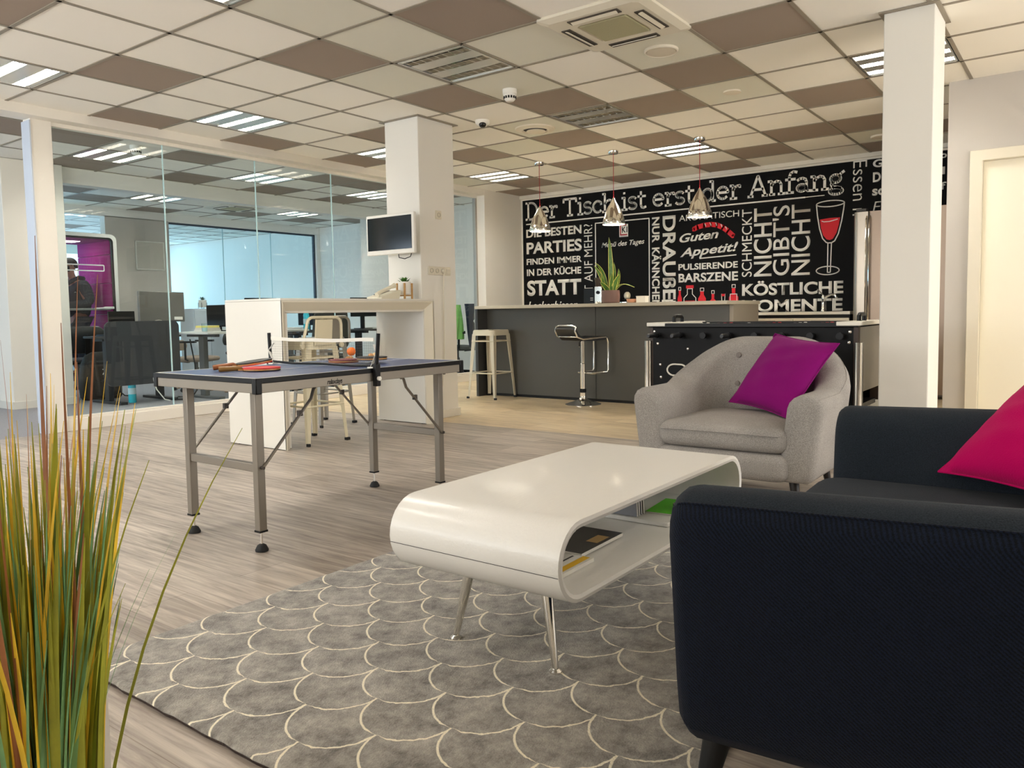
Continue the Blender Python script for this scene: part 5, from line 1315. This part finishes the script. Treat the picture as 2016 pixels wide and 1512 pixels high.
dk = desk('black sit stand desk with rounded dark screen near the pink booth', 2.20, 2.98, 4.03, 4.74, .76, DBLK, DBLK)
b = B(); rr = .07
def rrect(x0, x1, z0, z1, r, y): return [(cx_ + r * math.cos(math.radians(a0 + 15 * k)), y, cz_ + r * math.sin(math.radians(a0 + 15 * k))) for cx_, cz_, a0 in ((x1 - r, z1 - r, 0), (x0 + r, z1 - r, 90), (x0 + r, z0 + r, 180), (x1 - r, z0 + r, 270)) for k in range(7)]
b.prism(rrect(2.085, 2.93, .22, .925, .07, 3.985), (0, .03, 0)).build('privacy_screen', mat('screen_fabric', (52, 54, 58), .8, bump=.2, bscale=300), dk, smooth=True, ang=30)
desk('white topped desk behind the left leg of the high desk', 3.02, 4.45, 3.55, 4.30, .785, DTOP, DGR)
desk('black framed desk seen through the opening of the high desk', 4.85, 6.35, 4.25, 4.80, .74, mat('desk_edge_dark', (48, 50, 52), .5), DBLK)
desk('white desk with black edge at the right, seen through the high desk', 6.45, 7.50, 4.2, 4.75, .76, DTOP, DBLK)
desk('white desk in the rear office in front of the window glass', 5.3, 6.7, 6.3, 7.0, .76, DTOP, DGR)

mn = thing('desk_monitor', 'grey backed monitor with white sticker on the desk near the booth', 'monitor', (2.95, 4.45, .76))
b = B(); c0 = Vector((2.965, 4.40, 1.09)); ux = Vector((1, .18, -.01)); uz = Vector((.06, .1, 1))
b.obox(c0, ux, Vector((-.18, 1, 0)), uz, .315, .02, .18).build('casing', mat('monitor_grey', (104, 101, 94), .4), mn, bev=.006)
B().obox(c0 + Vector((.20, .012, -.14)), ux, Vector((-.18, 1, 0)), uz, .05, .034, .018).build('sticker', PAPER, mn)
B().box(2.92, 2.98, 4.44, 4.48, .77, 1.05).box(2.82, 3.08, 4.38, 4.56, .761, .775).build('stand', DGR, mn)
lt = thing('laptop', 'open dark laptop on the desk left of the grey monitor', 'laptop', (2.48, 4.5, .76))
B().box(2.27, 2.59, 4.36, 4.58, .761, .777).build('base', BLACK, lt, bev=.003)
B().obox((2.45, 4.34, .92), (1, .1, 0), (-.1, 1, 0), (-.08, -.1, 1), .16, .008, .12).build('screen', BLACK, lt, bev=.003)
hs = thing('headset', 'grey headset lying on the desk in front of the grey monitor', 'headset', (2.80, 4.15, .76))
B().tube([(2.68 + .10 * (1 - math.cos(a)), 4.15, .80 + .13 * math.sin(a)) for a in [PI * k / 10 for k in range(11)]], .009, 8).build('headband', ALU, hs, smooth=True)
for x in (2.68, 2.88): B().lathe((x, 4.15, .80), [(.03, -.012), (.036, 0), (.03, .014)], 16, axis=(1, 0, 0)).build('ear_cup', BLACK, hs, smooth=True)

def office_chair(x, y, rz, label, fabric, zt=.98, seat_z=.47, w=.48, round_=False, loc_back=.24):
    t = thing('office_chair', label, 'office chair', (x, y, 0), 'office swivel chairs')
    for k in range(5):
        a = 2 * PI * k / 5 + .4; u = Vector((math.cos(a), math.sin(a), 0))
        lg = B().tube([u * .03 + Vector((0, 0, .10)), u * .16 + Vector((0, 0, .095)), u * .29 + Vector((0, 0, .07))], [.024, .02, .014], 8).build('leg', BLACK, None, smooth=True); lg.parent = t
        cs_ = B().cyl(u * .29 + Vector((0, 0, .027)) - Vector((-u.y, u.x, 0)) * .02, u * .29 + Vector((0, 0, .027)) + Vector((-u.y, u.x, 0)) * .02, .027, n=12).build('castor', BLACK, None); cs_.parent = lg
    local(B().lathe((0, 0, 0), [(.03, .08), (.03, .3), (.02, .3), (.02, seat_z - .06)], 14), 'gas_spring', DGR, t, smooth=True)
    local(rbox(-w / 2, w / 2, -.24, .24, seat_z - .06, seat_z, .03, .02), 'seat', fabric, t, smooth=True)
    r_ = .14 if round_ else .07
    rings = []
    for yy_, k in ((.0, .90), (.012, 1), (.05, 1), (.065, .92)):
        ring = []
        for cx_, cz_, a0 in ((w/2 - r_, zt - r_, 0), (-w/2 + r_, zt - r_, 90), (-w/2 + r_, seat_z + .08 + r_, 180), (w/2 - r_, seat_z + .08 + r_, 270)):
            for q in range(6):
                a = math.radians(a0 + 18 * q); X = cx_ + r_ * math.cos(a); Z = cz_ + r_ * math.sin(a); zm = (zt + seat_z + .08) / 2
                tpr = 1 - .16 * max(0, (Z - zm) / (zt - zm))
                ring.append((X * k * tpr, loc_back + yy_ - .10 * (X / (w / 2)) ** 2 * .4 + .06 * (Z - seat_z), zm + (Z - zm) * k))
        rings.append(ring)
    local(B().loft(rings), 'backrest', fabric, t, smooth=True, ang=70)
    local(B().bar((0, .10, seat_z - .07), (0, loc_back + .06, seat_z - .05), .06, .02).bar((0, loc_back + .07, seat_z - .06), (0, loc_back + .10, seat_z + .3), .06, .02), 'back_bracket', BLACK, t)
    for sx in (-1, 1):
        local(B().tube([(sx * (w/2 - .02), .02, seat_z - .04), (sx * (w/2 + .05), .02, seat_z - .02), (sx * (w/2 + .05), .02, seat_z + .19)], .014, 8).box(sx * (w/2 + .05) - .03, sx * (w/2 + .05) + .03, -.12, .12, seat_z + .19, seat_z + .215), 'armrest', BLACK, t, smooth=True)
    turn(t, rz); return t
MESHC = mat('chair_dark_fabric', (58, 56, 50), .85, bump=.3, bscale=200)
office_chair(2.52, 5.62, PI - .05, 'black leather office chair between booth and backpack', mat('chair_leather', (34, 36, 38), .35), zt=.87, seat_z=.46, w=.56, round_=True)
office_chair(4.36, 3.30, PI + .1, 'large dark mesh office chair behind the two high stools', MESHC, zt=1.03, w=.62)
office_chair(3.72, 4.95, .6, 'beige seated office chair under the white topped desk', mat('chair_beige', (150, 132, 116), .85), zt=.66, seat_z=.44, w=.44)
office_chair(4.75, 5.3, .3, 'black office chair at the far side of the white topped desk', MESHC, zt=.72, w=.45)
jc = office_chair(6.74, 3.02, PI + .7, 'grey office chair with jackets over it right of the pillar', mat('chair_grey', (70, 70, 66), .6), zt=1.0, w=.50)
jk = thing('jacket', 'navy jacket with a white stripe hanging over the chair right of the pillar', 'jacket', (6.74, 3.0, .7))
def cloth(x0, x1, y, z0, z1, m_, nm, root, amp=.02, taper=.15, skew=0.0):
    b = B(); n = 14; fr_, bk = [], []
    for i in range(n + 1):
        t_ = i / n; z = z1 + (z0 - z1) * t_; r1, r2 = [], []
        for j in range(n + 1):
            u = j / n; k = 1 - taper * (1 - t_); xm = (x0 + x1) / 2 + skew * t_; X = xm + (u - .5) * (x1 - x0) * k; yy_ = y - .05 * math.sin(PI * u) + amp * math.sin(u * 15 + t_ * 4) * t_ + .03 * (1 - t_) ** 3
            r1.append(b.bm.verts.new((X, yy_, z))); r2.append(b.bm.verts.new((X, yy_ + .03, z)))
        fr_.append(r1); bk.append(r2)
    for i in range(n):
        for j in range(n):
            b.bm.faces.new((fr_[i][j], fr_[i][j + 1], fr_[i + 1][j + 1], fr_[i + 1][j])); b.bm.faces.new((bk[i][j], bk[i + 1][j], bk[i + 1][j + 1], bk[i][j + 1]))
    for k in range(n):
        for A_, C_ in (((fr_[0][k], fr_[0][k + 1]), (bk[0][k], bk[0][k + 1])), ((fr_[n][k], fr_[n][k + 1]), (bk[n][k], bk[n][k + 1])), ((fr_[k][0], fr_[k + 1][0]), (bk[k][0], bk[k + 1][0])), ((fr_[k][n], fr_[k + 1][n]), (bk[k][n], bk[k + 1][n]))):
            b.bm.faces.new((A_[0], A_[1], C_[1], C_[0]))
    return b.build(nm, m_, root, smooth=True, ang=60)
cloth(6.60, 7.02, 2.72, .42, 1.09, mat('jacket_navy', (30, 42, 62), .8), 'body', jk, skew=.08)
stp = B(); stp.obox((6.83, 2.655, .90), (1, 0, .9), (0, 1, 0), (-.9, 0, 1), .15, .008, .055).build('stripe', PAPER, jk, bev=.004)
gj = thing('jacket', 'green garment hanging beside the navy jacket right of the pillar', 'jacket', (6.5, 2.85, .7))
cloth(6.42, 6.62, 2.80, .58, 1.075, mat('garment_green', (120, 178, 96), .8), 'body', gj)

bp_ = thing('backpack', 'black backpack standing on the carpet in front of the black chair', 'backpack', (2.44, 5.0, 0))
BPK = mat('backpack_black', (46, 43, 38), .75, bump=.3, bscale=120)
b = B(); rings = []
for z, hx, hy, ox in ((0, .20, .11, 0), (.03, .225, .13, 0), (.15, .23, .145, 0), (.3, .21, .13, 0), (.42, .19, .11, .0), (.52, .15, .085, .01), (.56, .07, .04, .01)):
    rings.append([(2.50 + ox + hx * math.copysign(abs(math.cos(a)) ** .6, math.cos(a)), 5.0 + hy * math.copysign(abs(math.sin(a)) ** .6, math.sin(a)) + .10 * z, z + .002) for a in [2 * PI * k / 24 for k in range(24)]])
b.loft(rings).build('body', BPK, bp_, smooth=True)
local_ = rbox(2.37, 2.63, 4.82, 4.90, .04, .24, .03); local_.build('front_pocket', BPK, bp_, smooth=True)
rbox(2.33, 2.66, 4.90, 5.10, .36, .46, .04).build('top_flap', BPK, bp_, smooth=True)
for x in (2.39, 2.56): B().tube([(x, 4.90, .50), (x - .01, 4.845, .38), (x, 4.83, .25), (x + .01, 4.82, .1)], .016, 8, flat=.5).build('strap', mat('strap_grey', (60, 57, 52), .8), bp_, smooth=True)
B().tube([(2.45, 4.845, .36), (2.47, 4.84, .365), (2.485, 4.84, .34), (2.465, 4.838, .325), (2.45, 4.84, .30)], .006, 6).build('white_badge', PAPER, bp_)
B().tube([(2.62, 4.88, .12), (2.70, 4.85, .03), (2.82, 4.86, .01)], .008, 6).build('strap', BPK, bp_, smooth=True)

wbt = thing('water_bottle', 'blue plastic water bottle standing on the carpet by the desk foot', 'bottle', (2.42, 3.98, 0))
WBM = mat('bottle_blue', (60, 196, 214), .12)
B().lathe((2.46, 4.20 - .28, 0), [(.036, .002), (.042, .01), (.042, .16), (.040, .19), (.042, .22), (.028, .27), (.014, .29), (.014, .30)], 20).build('body', WBM, wbt, smooth=True)
B().lathe((2.46, 3.92, 0), [(.0425, .10), (.0425, .17)], 20).build('bottle_label', mat('bottle_sticker', (196, 226, 230), .4), wbt, smooth=True)
B().lathe((2.46, 3.92, 0), [(.016, .30), (.016, .32)], 14).build('cap', mat('cap_blue', (30, 90, 150), .4), wbt)
for ch in wbt.children:
    ch.data.transform(Matrix.Translation((2.42 - 2.46, 3.98 - 3.92, 0)))
wbt.location = (2.465, 4.215, 0)
b2 = dup(wbt, (5.06, 4.36, .741), 'blue water bottle on the desk seen at the left in the high desk opening')

for x, y, z0, l in ((3.09, 3.72, .786, 'water glass on the white topped desk'),):
    t = thing('drinking_glass', l, 'glass', (x, y, z0))
    B().lathe((x, y, z0), [(.030, 0), (.036, .10), (.0345, .10), (.029, .006)], 20).build('tumbler', GLASS, t, smooth=True)
    B().lathe((x, y, z0), [(.0285, .008), (.031, .05)], 20).build('water', mat('water_pale', (196, 218, 224), .1), t, smooth=True)
pst = [(226, 222, 214), (214, 206, 196), (236, 220, 120), (226, 222, 214)]
for k, (x0, x1, z) in enumerate(((3.14, 3.34, .787), (3.15, 3.33, .811), (3.16, 3.32, .835))):
    t = thing('paper_stack', ('lowest', 'middle', 'topmost')[k] + ' pile of papers on the white topped desk beside the water glass', 'papers', ((x0 + x1)/2, 3.85, z), 'papers on the white topped desk')
    B().box(x0, x1, 3.78, 4.02, z, z + .022).build('sheets', mat('papers_%d' % k, pst[k], .7), t)
    B().box(x0 + .005, x1 - .01, 3.785, 4.01, z + .022, z + .0235).build('top_sheet', mat('papers_top_%d' % k, pst[(k + 1) % 4], .7), t)
m2 = thing('desk_monitor', 'black monitor seen edge on at the left side of the high desk', 'monitor', (3.42, 3.95, .785))
B().box(3.36, 3.385, 3.72, 4.10, .84, 1.10).build('casing', BLACK, m2, bev=.004)
B().box(3.385, 3.42, 3.88, 3.94, .79, .95).box(3.33, 3.48, 3.82, 4.0, .786, .797).build('stand', BLACK, m2)
m3 = thing('desk_monitor', 'black monitor behind the desk telephone', 'monitor', (6.25, 4.5, .74))
B().box(6.0, 6.52, 4.48, 4.505, .93, 1.22).build('casing', BLACK, m3, bev=.005)
B().box(6.23, 6.29, 4.505, 4.54, .75, 1.0).box(6.15, 6.37, 4.42, 4.6, .741, .752).build('stand', BLACK, m3)
m4 = thing('desk_monitor', 'dark monitor edge above the high desk at the left', 'monitor', (3.62, 3.15, .9))
m4.location = (4.0, 4.0, .785)
B().box(3.83, 4.30, 3.99, 4.015, .92, 1.19).build('casing', BLACK, m4, bev=.005)
B().box(4.03, 4.09, 4.015, 4.05, .79, 1.0).box(3.95, 4.17, 3.95, 4.1, .786, .796).build('stand', BLACK, m4)
m5 = thing('desk_monitor', 'black monitor at the left in the high desk opening', 'monitor', (5.25, 4.6, .74))
B().box(5.20, 5.225, 4.38, 4.72, .82, 1.12).build('casing', BLACK, m5, bev=.005)
B().box(5.225, 5.26, 4.52, 4.58, .75, .95).box(5.18, 5.33, 4.45, 4.65, .741, .752).build('stand', BLACK, m5)
mb = thing('mug', 'white mug on the black framed desk', 'mug', (5.36, 4.35, .741))
B().lathe((5.36, 4.35, .741), [(.035, 0), (.04, .09), (.036, .09), (.032, .01)], 18).build('cup', PAPER, mb, smooth=True)
B().tube([(5.40, 4.35, .81), (5.43, 4.35, .80), (5.43, 4.35, .77), (5.395, 4.35, .765)], .006, 8).build('handle', PAPER, mb, smooth=True)
lp2 = thing('laptop', 'flat dark laptop on the right white desk', 'laptop', (6.9, 4.45, .761))
B().box(6.72, 7.05, 4.32, 4.55, .7615, .775).build('base', BLACK, lp2, bev=.003)
B().obox((6.88, 4.57, .85), (1, 0, 0), (0, 1, 0), (0, .3, 1), .165, .006, .09).build('screen', BLACK, lp2)
cb = thing('cable_bundle', 'tangled black cables hanging below the right white desk', 'cables', (6.75, 4.2, .5))
B().tube([(6.6, 4.22, .70), (6.55, 4.18, .62), (6.68, 4.17, .56), (6.78, 4.18, .63), (6.66, 4.18, .66), (6.74, 4.17, .58), (6.86, 4.18, .52), (6.95, 4.2, .55)], .006, 6).tube([(6.70, 4.2, .60), (6.72, 4.18, .5), (6.80, 4.17, .4), (6.84, 4.2, .3)], .005, 6).build('cords', BLACK, cb, smooth=True)
cb2 = thing('cable_bundle', 'loose cables on the carpet right of the desk foot', 'cables', (2.85, 4.0, 0))
B().tube([(2.78, 4.0, .02), (2.9, 3.9, .012), (3.05, 4.0, .02), (2.95, 4.1, .03), (2.8, 3.95, .015), (2.98, 3.88, .012), (3.1, 3.95, .1), (3.12, 4.0, .4), (3.1, 4.05, .7)], .008, 6).build('cords', BLACK, cb2, smooth=True)
B().tube([(2.58, 4.0, .35), (2.62, 3.97, .15), (2.70, 3.95, .03), (2.76, 3.94, .012)], .006, 6).build('white_cord', PAPER, cb2, smooth=True)

sbd = thing('sideboard', 'pale sideboard in the rear office carrying a small plant', 'sideboard', (5.55, 7.45, 0))
SBM = mat('sideboard_pale', (206, 216, 222), .5)
B().box(5.10, 5.98, 7.25, 7.65, .0, 1.10).build('carcass', SBM, sbd, bev=.004)
for x0 in (5.11, 5.40, 5.69): B().box(x0, x0 + .28, 7.235, 7.25, .08, 1.08).build('door', SBM, sbd, bev=.003)
rp = thing('succulent_plant', 'small plant in a white pot on wire stand on the sideboard', 'potted plant', (5.34, 7.36, 1.10))
B().lathe((5.34, 7.36, 1.101), [(.055, .02), (.06, .03), (.065, .14), (.058, .14), (.055, .12)], 20).build('pot', PAPER, rp, smooth=True)
for k in range(4):
    a = PI / 4 + k * PI / 2; B().cyl((5.34 + .068 * math.cos(a), 7.36 + .068 * math.sin(a), 1.101), (5.34 + .068 * math.cos(a), 7.36 + .068 * math.sin(a), 1.2), .004, n=6).build('stand_leg', BLACK, rp)
rosette((5.34, 7.36, 1.24), 14, .09, .08, rp, mat('succulent_blue_green', (96, 128, 110), .5), .012)
wp = thing('wall_board', 'thin framed board on the grey beige wall panel', 'board', (4.71, 7.79, 1.96))
B().box(4.49, 4.94, 7.785, 7.80, 1.75, 2.18).build('board', mat('board_grey', (196, 190, 178), .6), wp)
bf = B(); bf.box(4.48, 4.95, 7.778, 7.80, 2.18, 2.195).box(4.48, 4.95, 7.778, 7.80, 1.735, 1.75).box(4.475, 4.49, 7.778, 7.80, 1.735, 2.195).box(4.94, 4.955, 7.778, 7.80, 1.735, 2.195)
bf.build('board_frame', PAPER, wp)

# ------------------------------------------------------------------ phone booth and the person in it
pb = thing('phone_booth', 'white framed phone booth lined in pink felt in the rear office', 'phone booth', (3.30, 7.6, 0))
bx0, bx1, by0, by1, bz = 2.76, 3.83, 7.10, 8.17, 2.19
PBW = mat('booth_white', (232, 228, 218), .45); PKF = mat('pink_felt', (182, 22, 122), .9, bump=.2, bscale=200); PUF = mat('purple_pink_felt', (176, 42, 140), .9, bump=.2, bscale=200)
def rr2(x0, x1, z0, z1, r, y): return [(cx_ + r * math.cos(math.radians(a0 + 15 * k)), y, cz_ + r * math.sin(math.radians(a0 + 15 * k))) for cx_, cz_, a0 in ((x1 - r, z1 - r, 0), (x0 + r, z1 - r, 90), (x0 + r, z0 + r, 180), (x1 - r, z0 + r, 270)) for k in range(7)]
A0, A1 = rr2(bx0, bx1, .03, bz, .09, by0), rr2(bx0, bx1, .03, bz, .09, by1)
I0, I1 = rr2(bx0 + .05, bx1 - .05, .08, bz - .05, .06, by0), rr2(bx0 + .05, bx1 - .05, .08, bz - .05, .06, by1)
b = B()
vs = [[b.bm.verts.new(p) for p in R_] for R_ in (A0, A1, I1, I0)]
for q in range(4):
    R1_, R2_ = vs[q], vs[(q + 1) % 4]
    for k in range(28): b.bm.faces.new((R1_[k], R1_[(k + 1) % 28], R2_[(k + 1) % 28], R2_[k]))
b.build('shell', PBW, pb, smooth=True, ang=30)
b = B(); J0, J1 = rr2(bx0 + .05, bx1 - .05, .08, bz - .05, .06, by0 + .002), rr2(bx0 + .075, bx1 - .075, .105, bz - .075, .04, by0 + .002)
K0 = rr2(bx0 + .05, bx1 - .05, .08, bz - .05, .06, by0 + .04); K1 = rr2(bx0 + .075, bx1 - .075, .105, bz - .075, .04, by0 + .04)
vs = [[b.bm.verts.new(p) for p in R_] for R_ in (J0, K0, K1, J1)]
for q in range(4):
    R1_, R2_ = vs[q], vs[(q + 1) % 4]
    for k in range(28): b.bm.faces.new((R1_[k], R1_[(k + 1) % 28], R2_[(k + 1) % 28], R2_[k]))
b.build('door_frame', BLACK, pb, smooth=True, ang=30)
for k, (z0, z1) in enumerate(((.10, .56), (.565, 1.02), (1.025, 1.48), (1.485, 1.90), (1.905, 2.11))):
    B().box(bx1 - .085, bx1 - .055, by0 + .05, by1 - .03, z0, z1).build('felt_panel', PKF, pb, bev=.006)
    B().box(bx0 + .055, bx0 + .085, by0 + .05, by1 - .03, z0, z1).build('felt_panel', PUF, pb, bev=.006)
B().box(bx0 + .085, bx1 - .085, by0 + .05, by1 - .03, bz - .085, bz - .055).build('ceiling_felt', PUF, pb)
B().box(3.1, 3.5, 7.5, 7.75, bz - .092, bz - .086).build('booth_fill_strip', mat('booth_fill_glow', (255, 250, 244), .5, emit=4), pb)  # unseen glowing strip, added to brighten the pink lining
B().box(bx0 + .085, bx1 - .085, by0 + .05, by1 - .03, .085, .10).build('floor_mat', mat('booth_floor', (80, 78, 80), .9), pb)
B().box(bx0 + .06, bx1 - .06, by1 - .03, by1 - .022, .10, bz - .07).build('rear_glass', GLASS, pb)
B().box(bx0 + .076, bx1 - .076, by0 + .014, by0 + .022, .105, bz - .075).build('door_glass', GLASS, pb)
dg_ = B(); ro, ri = rr2(2.9, 3.645, 1.645, 1.745, .02, by0 + .012), rr2(2.915, 3.63, 1.662, 1.728, .012, by0 + .012)
vo, vi = [dg_.bm.verts.new(p) for p in ro], [dg_.bm.verts.new(p) for p in ri]
for k in range(28): dg_.bm.faces.new((vo[k], vo[(k + 1) % 28], vi[(k + 1) % 28], vi[k]))
r = bmesh.ops.extrude_face_region(dg_.bm, geom=list(dg_.bm.faces)); bmesh.ops.translate(dg_.bm, verts=[q for q in r['geom'] if isinstance(q, bmesh.types.BMVert)], vec=(0, .0015, 0))
dg_.build('door_marking', PAPER, pb)
B().box(bx0 + .09, bx1 - .09, by0 + .06, by0 + .34, 1.085, 1.115).build('ledge', mat('ledge_grey', (170, 160, 150), .5), pb, bev=.004)
B().box(3.60, 3.74, by0 - .03, by0 + .01, 1.10, 1.135).bar((3.46, by0 - .02, 1.11), (3.62, by0 - .02, 1.115), .02, .02).build('door_handle', PBW, pb, bev=.006)

def skin_body(name, pts, edges, material, root, parent, levels=2):
    me = bpy.data.meshes.new(name); me.from_pydata([p[:3] for p in pts], edges, []); me.update()
    o = bpy.data.objects.new(name, me); COL.objects.link(o); o.parent = parent
    md = o.modifiers.new('skin', 'SKIN'); md.use_smooth_shade = True
    for k, p in enumerate(pts):
        v = me.skin_vertices[0].data[k]; rx = p[3]; v.radius = (rx, p[4] if len(p) > 4 else rx); v.use_root = (k == root)
    sb = o.modifiers.new('sub', 'SUBSURF'); sb.levels = levels; sb.render_levels = levels
    me.materials.append(material)
    return o
PX, PY = 3.44, 7.60
pe = thing('person', 'person in black hoodie and dark face mask standing in the booth looking at a phone', 'person', (PX, PY, .10))
SKIN = mat('skin', (190, 134, 108), .55); HOOD = mat('hoodie_black', (50, 53, 58), .85); JEAN = mat('dark_jeans', (44, 50, 62), .85); HAIR = mat('dark_hair', (30, 22, 18), .7, bump=.5, bscale=90)
# local: facing -x (to the left in the photo)
def P_(x, y, z, r, r2=None): return (x, y, z, r, r2 if r2 else r)
body = [P_(.02, 0, .90, .125, .15), P_(.015, 0, 1.05, .11, .14), P_(.02, 0, 1.22, .115, .165), P_(.0, 0, 1.36, .09, .15), P_(-.02, 0, 1.44, .055), P_(-.05, 0, 1.51, .05), P_(-.075, 0, 1.585, .085, .072), P_(-.085, 0, 1.65, .085, .074),
        P_(.01, -.17, 1.35, .06), P_(.06, -.22, 1.10, .048), P_(-.14, -.16, 1.06, .038), P_(-.24, -.10, 1.10, .03), P_(.01, .17, 1.35, .06), P_(.06, .22, 1.10, .048), P_(-.14, .14, 1.05, .038), P_(-.24, .05, 1.09, .03),
        P_(.02, -.09, .80, .095), P_(.0, -.10, .45, .065), P_(.03, -.10, .08, .045), P_(-.10, -.11, .035, .038), P_(.02, .09, .80, .095), P_(.0, .10, .45, .065), P_(.03, .10, .08, .045), P_(-.10, .11, .035, .038)]
eds = [(0, 1), (1, 2), (2, 3), (3, 4), (4, 5), (5, 6), (6, 7), (3, 8), (8, 9), (9, 10), (10, 11), (3, 12), (12, 13), (13, 14), (14, 15), (0, 16), (16, 17), (17, 18), (18, 19), (0, 20), (20, 21), (21, 22), (22, 23)]
bd = skin_body('body', body, eds, SKIN, 0, pe)
hd_ = [P_(.02, 0, .84, .165, .185), P_(.03, 0, 1.05, .165, .185), P_(.045, 0, 1.22, .170, .20), P_(.03, 0, 1.36, .13, .18), P_(.03, 0, 1.44, .085, .10), P_(.04, -.20, 1.35, .095), P_(.10, -.24, 1.10, .082), P_(-.14, -.16, 1.06, .060), P_(-.20, -.12, 1.08, .045), P_(.04, .20, 1.35, .095), P_(.10, .24, 1.10, .082), P_(-.14, .14, 1.05, .060), P_(-.20, .08, 1.07, .045)]
hoodie = skin_body('hoodie', hd_, [(0, 1), (1, 2), (2, 3), (3, 4), (3, 5), (5, 6), (6, 7), (7, 8), (3, 9), (9, 10), (10, 11), (11, 12)], HOOD, 0, pe)
local(B().tube([(.09, -.07, 1.46), (.10, 0, 1.43), (.09, .07, 1.46), (.02, .10, 1.47), (-.07, .07, 1.42), (-.09, 0, 1.39), (-.07, -.07, 1.42), (.02, -.10, 1.47), (.09, -.07, 1.46)], .032, 10), 'hood', HOOD, hoodie, smooth=True)
local(B().obox((-.075, -.145, 1.27), (1, .6, 0), (-.6, 1, 0), (0, 0, 1), .012, .02, .025), 'chest_print', PAPER, hoodie)
skin_body('jeans', [P_(.02, 0, .90, .135, .16), P_(.02, -.09, .80, .108), P_(.0, -.10, .45, .08), P_(.03, -.10, .10, .062), P_(.02, .09, .80, .108), P_(.0, .10, .45, .08), P_(.03, .10, .10, .062)], [(0, 1), (1, 2), (2, 3), (0, 4), (4, 5), (5, 6)], JEAN, 0, pe)
# head details
local(B().sphere((-.068, 0, 1.655), .098, 20, (1.0, .86, .98)), 'head', SKIN, pe, smooth=True)
hr = B(); rings = []
for k in range(7):
    a = PI / 2 * k / 6; rings.append([(-.060 + .108 * math.cos(a) * math.cos(q) * (1.0 if math.cos(q) > -.2 else .93), .095 * math.cos(a) * math.sin(q), 1.665 + (.100 * math.sin(a)) - (.055 if k == 0 and math.cos(q) > .1 else 0)) for q in [2 * PI * j / 24 for j in range(24)]])
hr.loft(rings[:-1], cap0=True); local(hr, 'hair', HAIR, pe, smooth=True)
mk = B(); rings = []
for z, rx, ry in ((1.555, .085, .06), (1.575, .108, .078), (1.61, .118, .084), (1.635, .112, .084)):
    rings.append([(-.075 + .0 - rx * math.cos(q), ry * math.sin(q), z) for q in [-1.35 + 2.7 * j / 14 for j in range(15)]])
mk.loft(rings, closed=False); local(mk, 'face_mask', mat('mask_black', (16, 16, 18), .8), pe, smooth=True)
local(B().prism([(-.160, -.013, 1.64), (-.186, 0, 1.635), (-.160, .013, 1.64), (-.158, 0, 1.685)], (.01, 0, 0)), 'nose', SKIN, pe, smooth=True)
for s_ in (-1, 1):
    local(B().sphere((-.055, s_ * .086, 1.645), .022, 10, (.8, .4, 1.3)), 'ear', SKIN, pe, smooth=True)
    local(B().sphere((-.158, s_ * .032, 1.672), .010, 10, (.6, 1.2, .8)), 'eye', BLACK, pe, smooth=True)
    h = B()
    hx, hy, hz = (-.25, -.10, 1.10) if s_ < 0 else (-.25, .05, 1.09)
    h.sphere((hx - .03, hy - s_ * .01, hz + .005), .036, 12, (1.25, .9, .55))
    for f_ in range(4): h.tube([(hx - .05, hy - .028 + f_ * .019, hz + .008), (hx - .085 - .006 * (f_ in (1, 2)), hy - .026 + f_ * .018, hz + .018), (hx - .095, hy - .024 + f_ * .017, hz + .04)], [.0095, .0085, .007], 8)
    h.tube([(hx - .02, hy - s_ * .04, hz + .012), (hx - .06, hy - s_ * .045, hz + .035)], [.011, .008], 8)
    local(h, 'hand', SKIN, bd, smooth=True)
    local(B().tube([(.03, s_ * .10, .06), (-.02, s_ * .105, .045), (-.12, s_ * .11, .03)], [.055, .05, .035], 12, flat=.7), 'shoe', BLACK, pe, smooth=True)
fn = thing('mobile_phone', 'mobile phone held by the person in the booth', 'mobile phone', (PX - .35, PY - .03, 1.25))
B().obox((PX - .345, PY - .025, 1.25), (.5, 0, 1), (0, 1, 0), (-1, 0, .5), .072, .036, .004).build('phone_body', BLACK, fn, bev=.002)
B().obox((PX - .341, PY - .025, 1.252), (.5, 0, 1), (0, 1, 0), (-1, 0, .5), .066, .032, .0008).build('phone_screen', mat('phone_screen', (40, 50, 60), .1), fn)
pe.location.z = .10
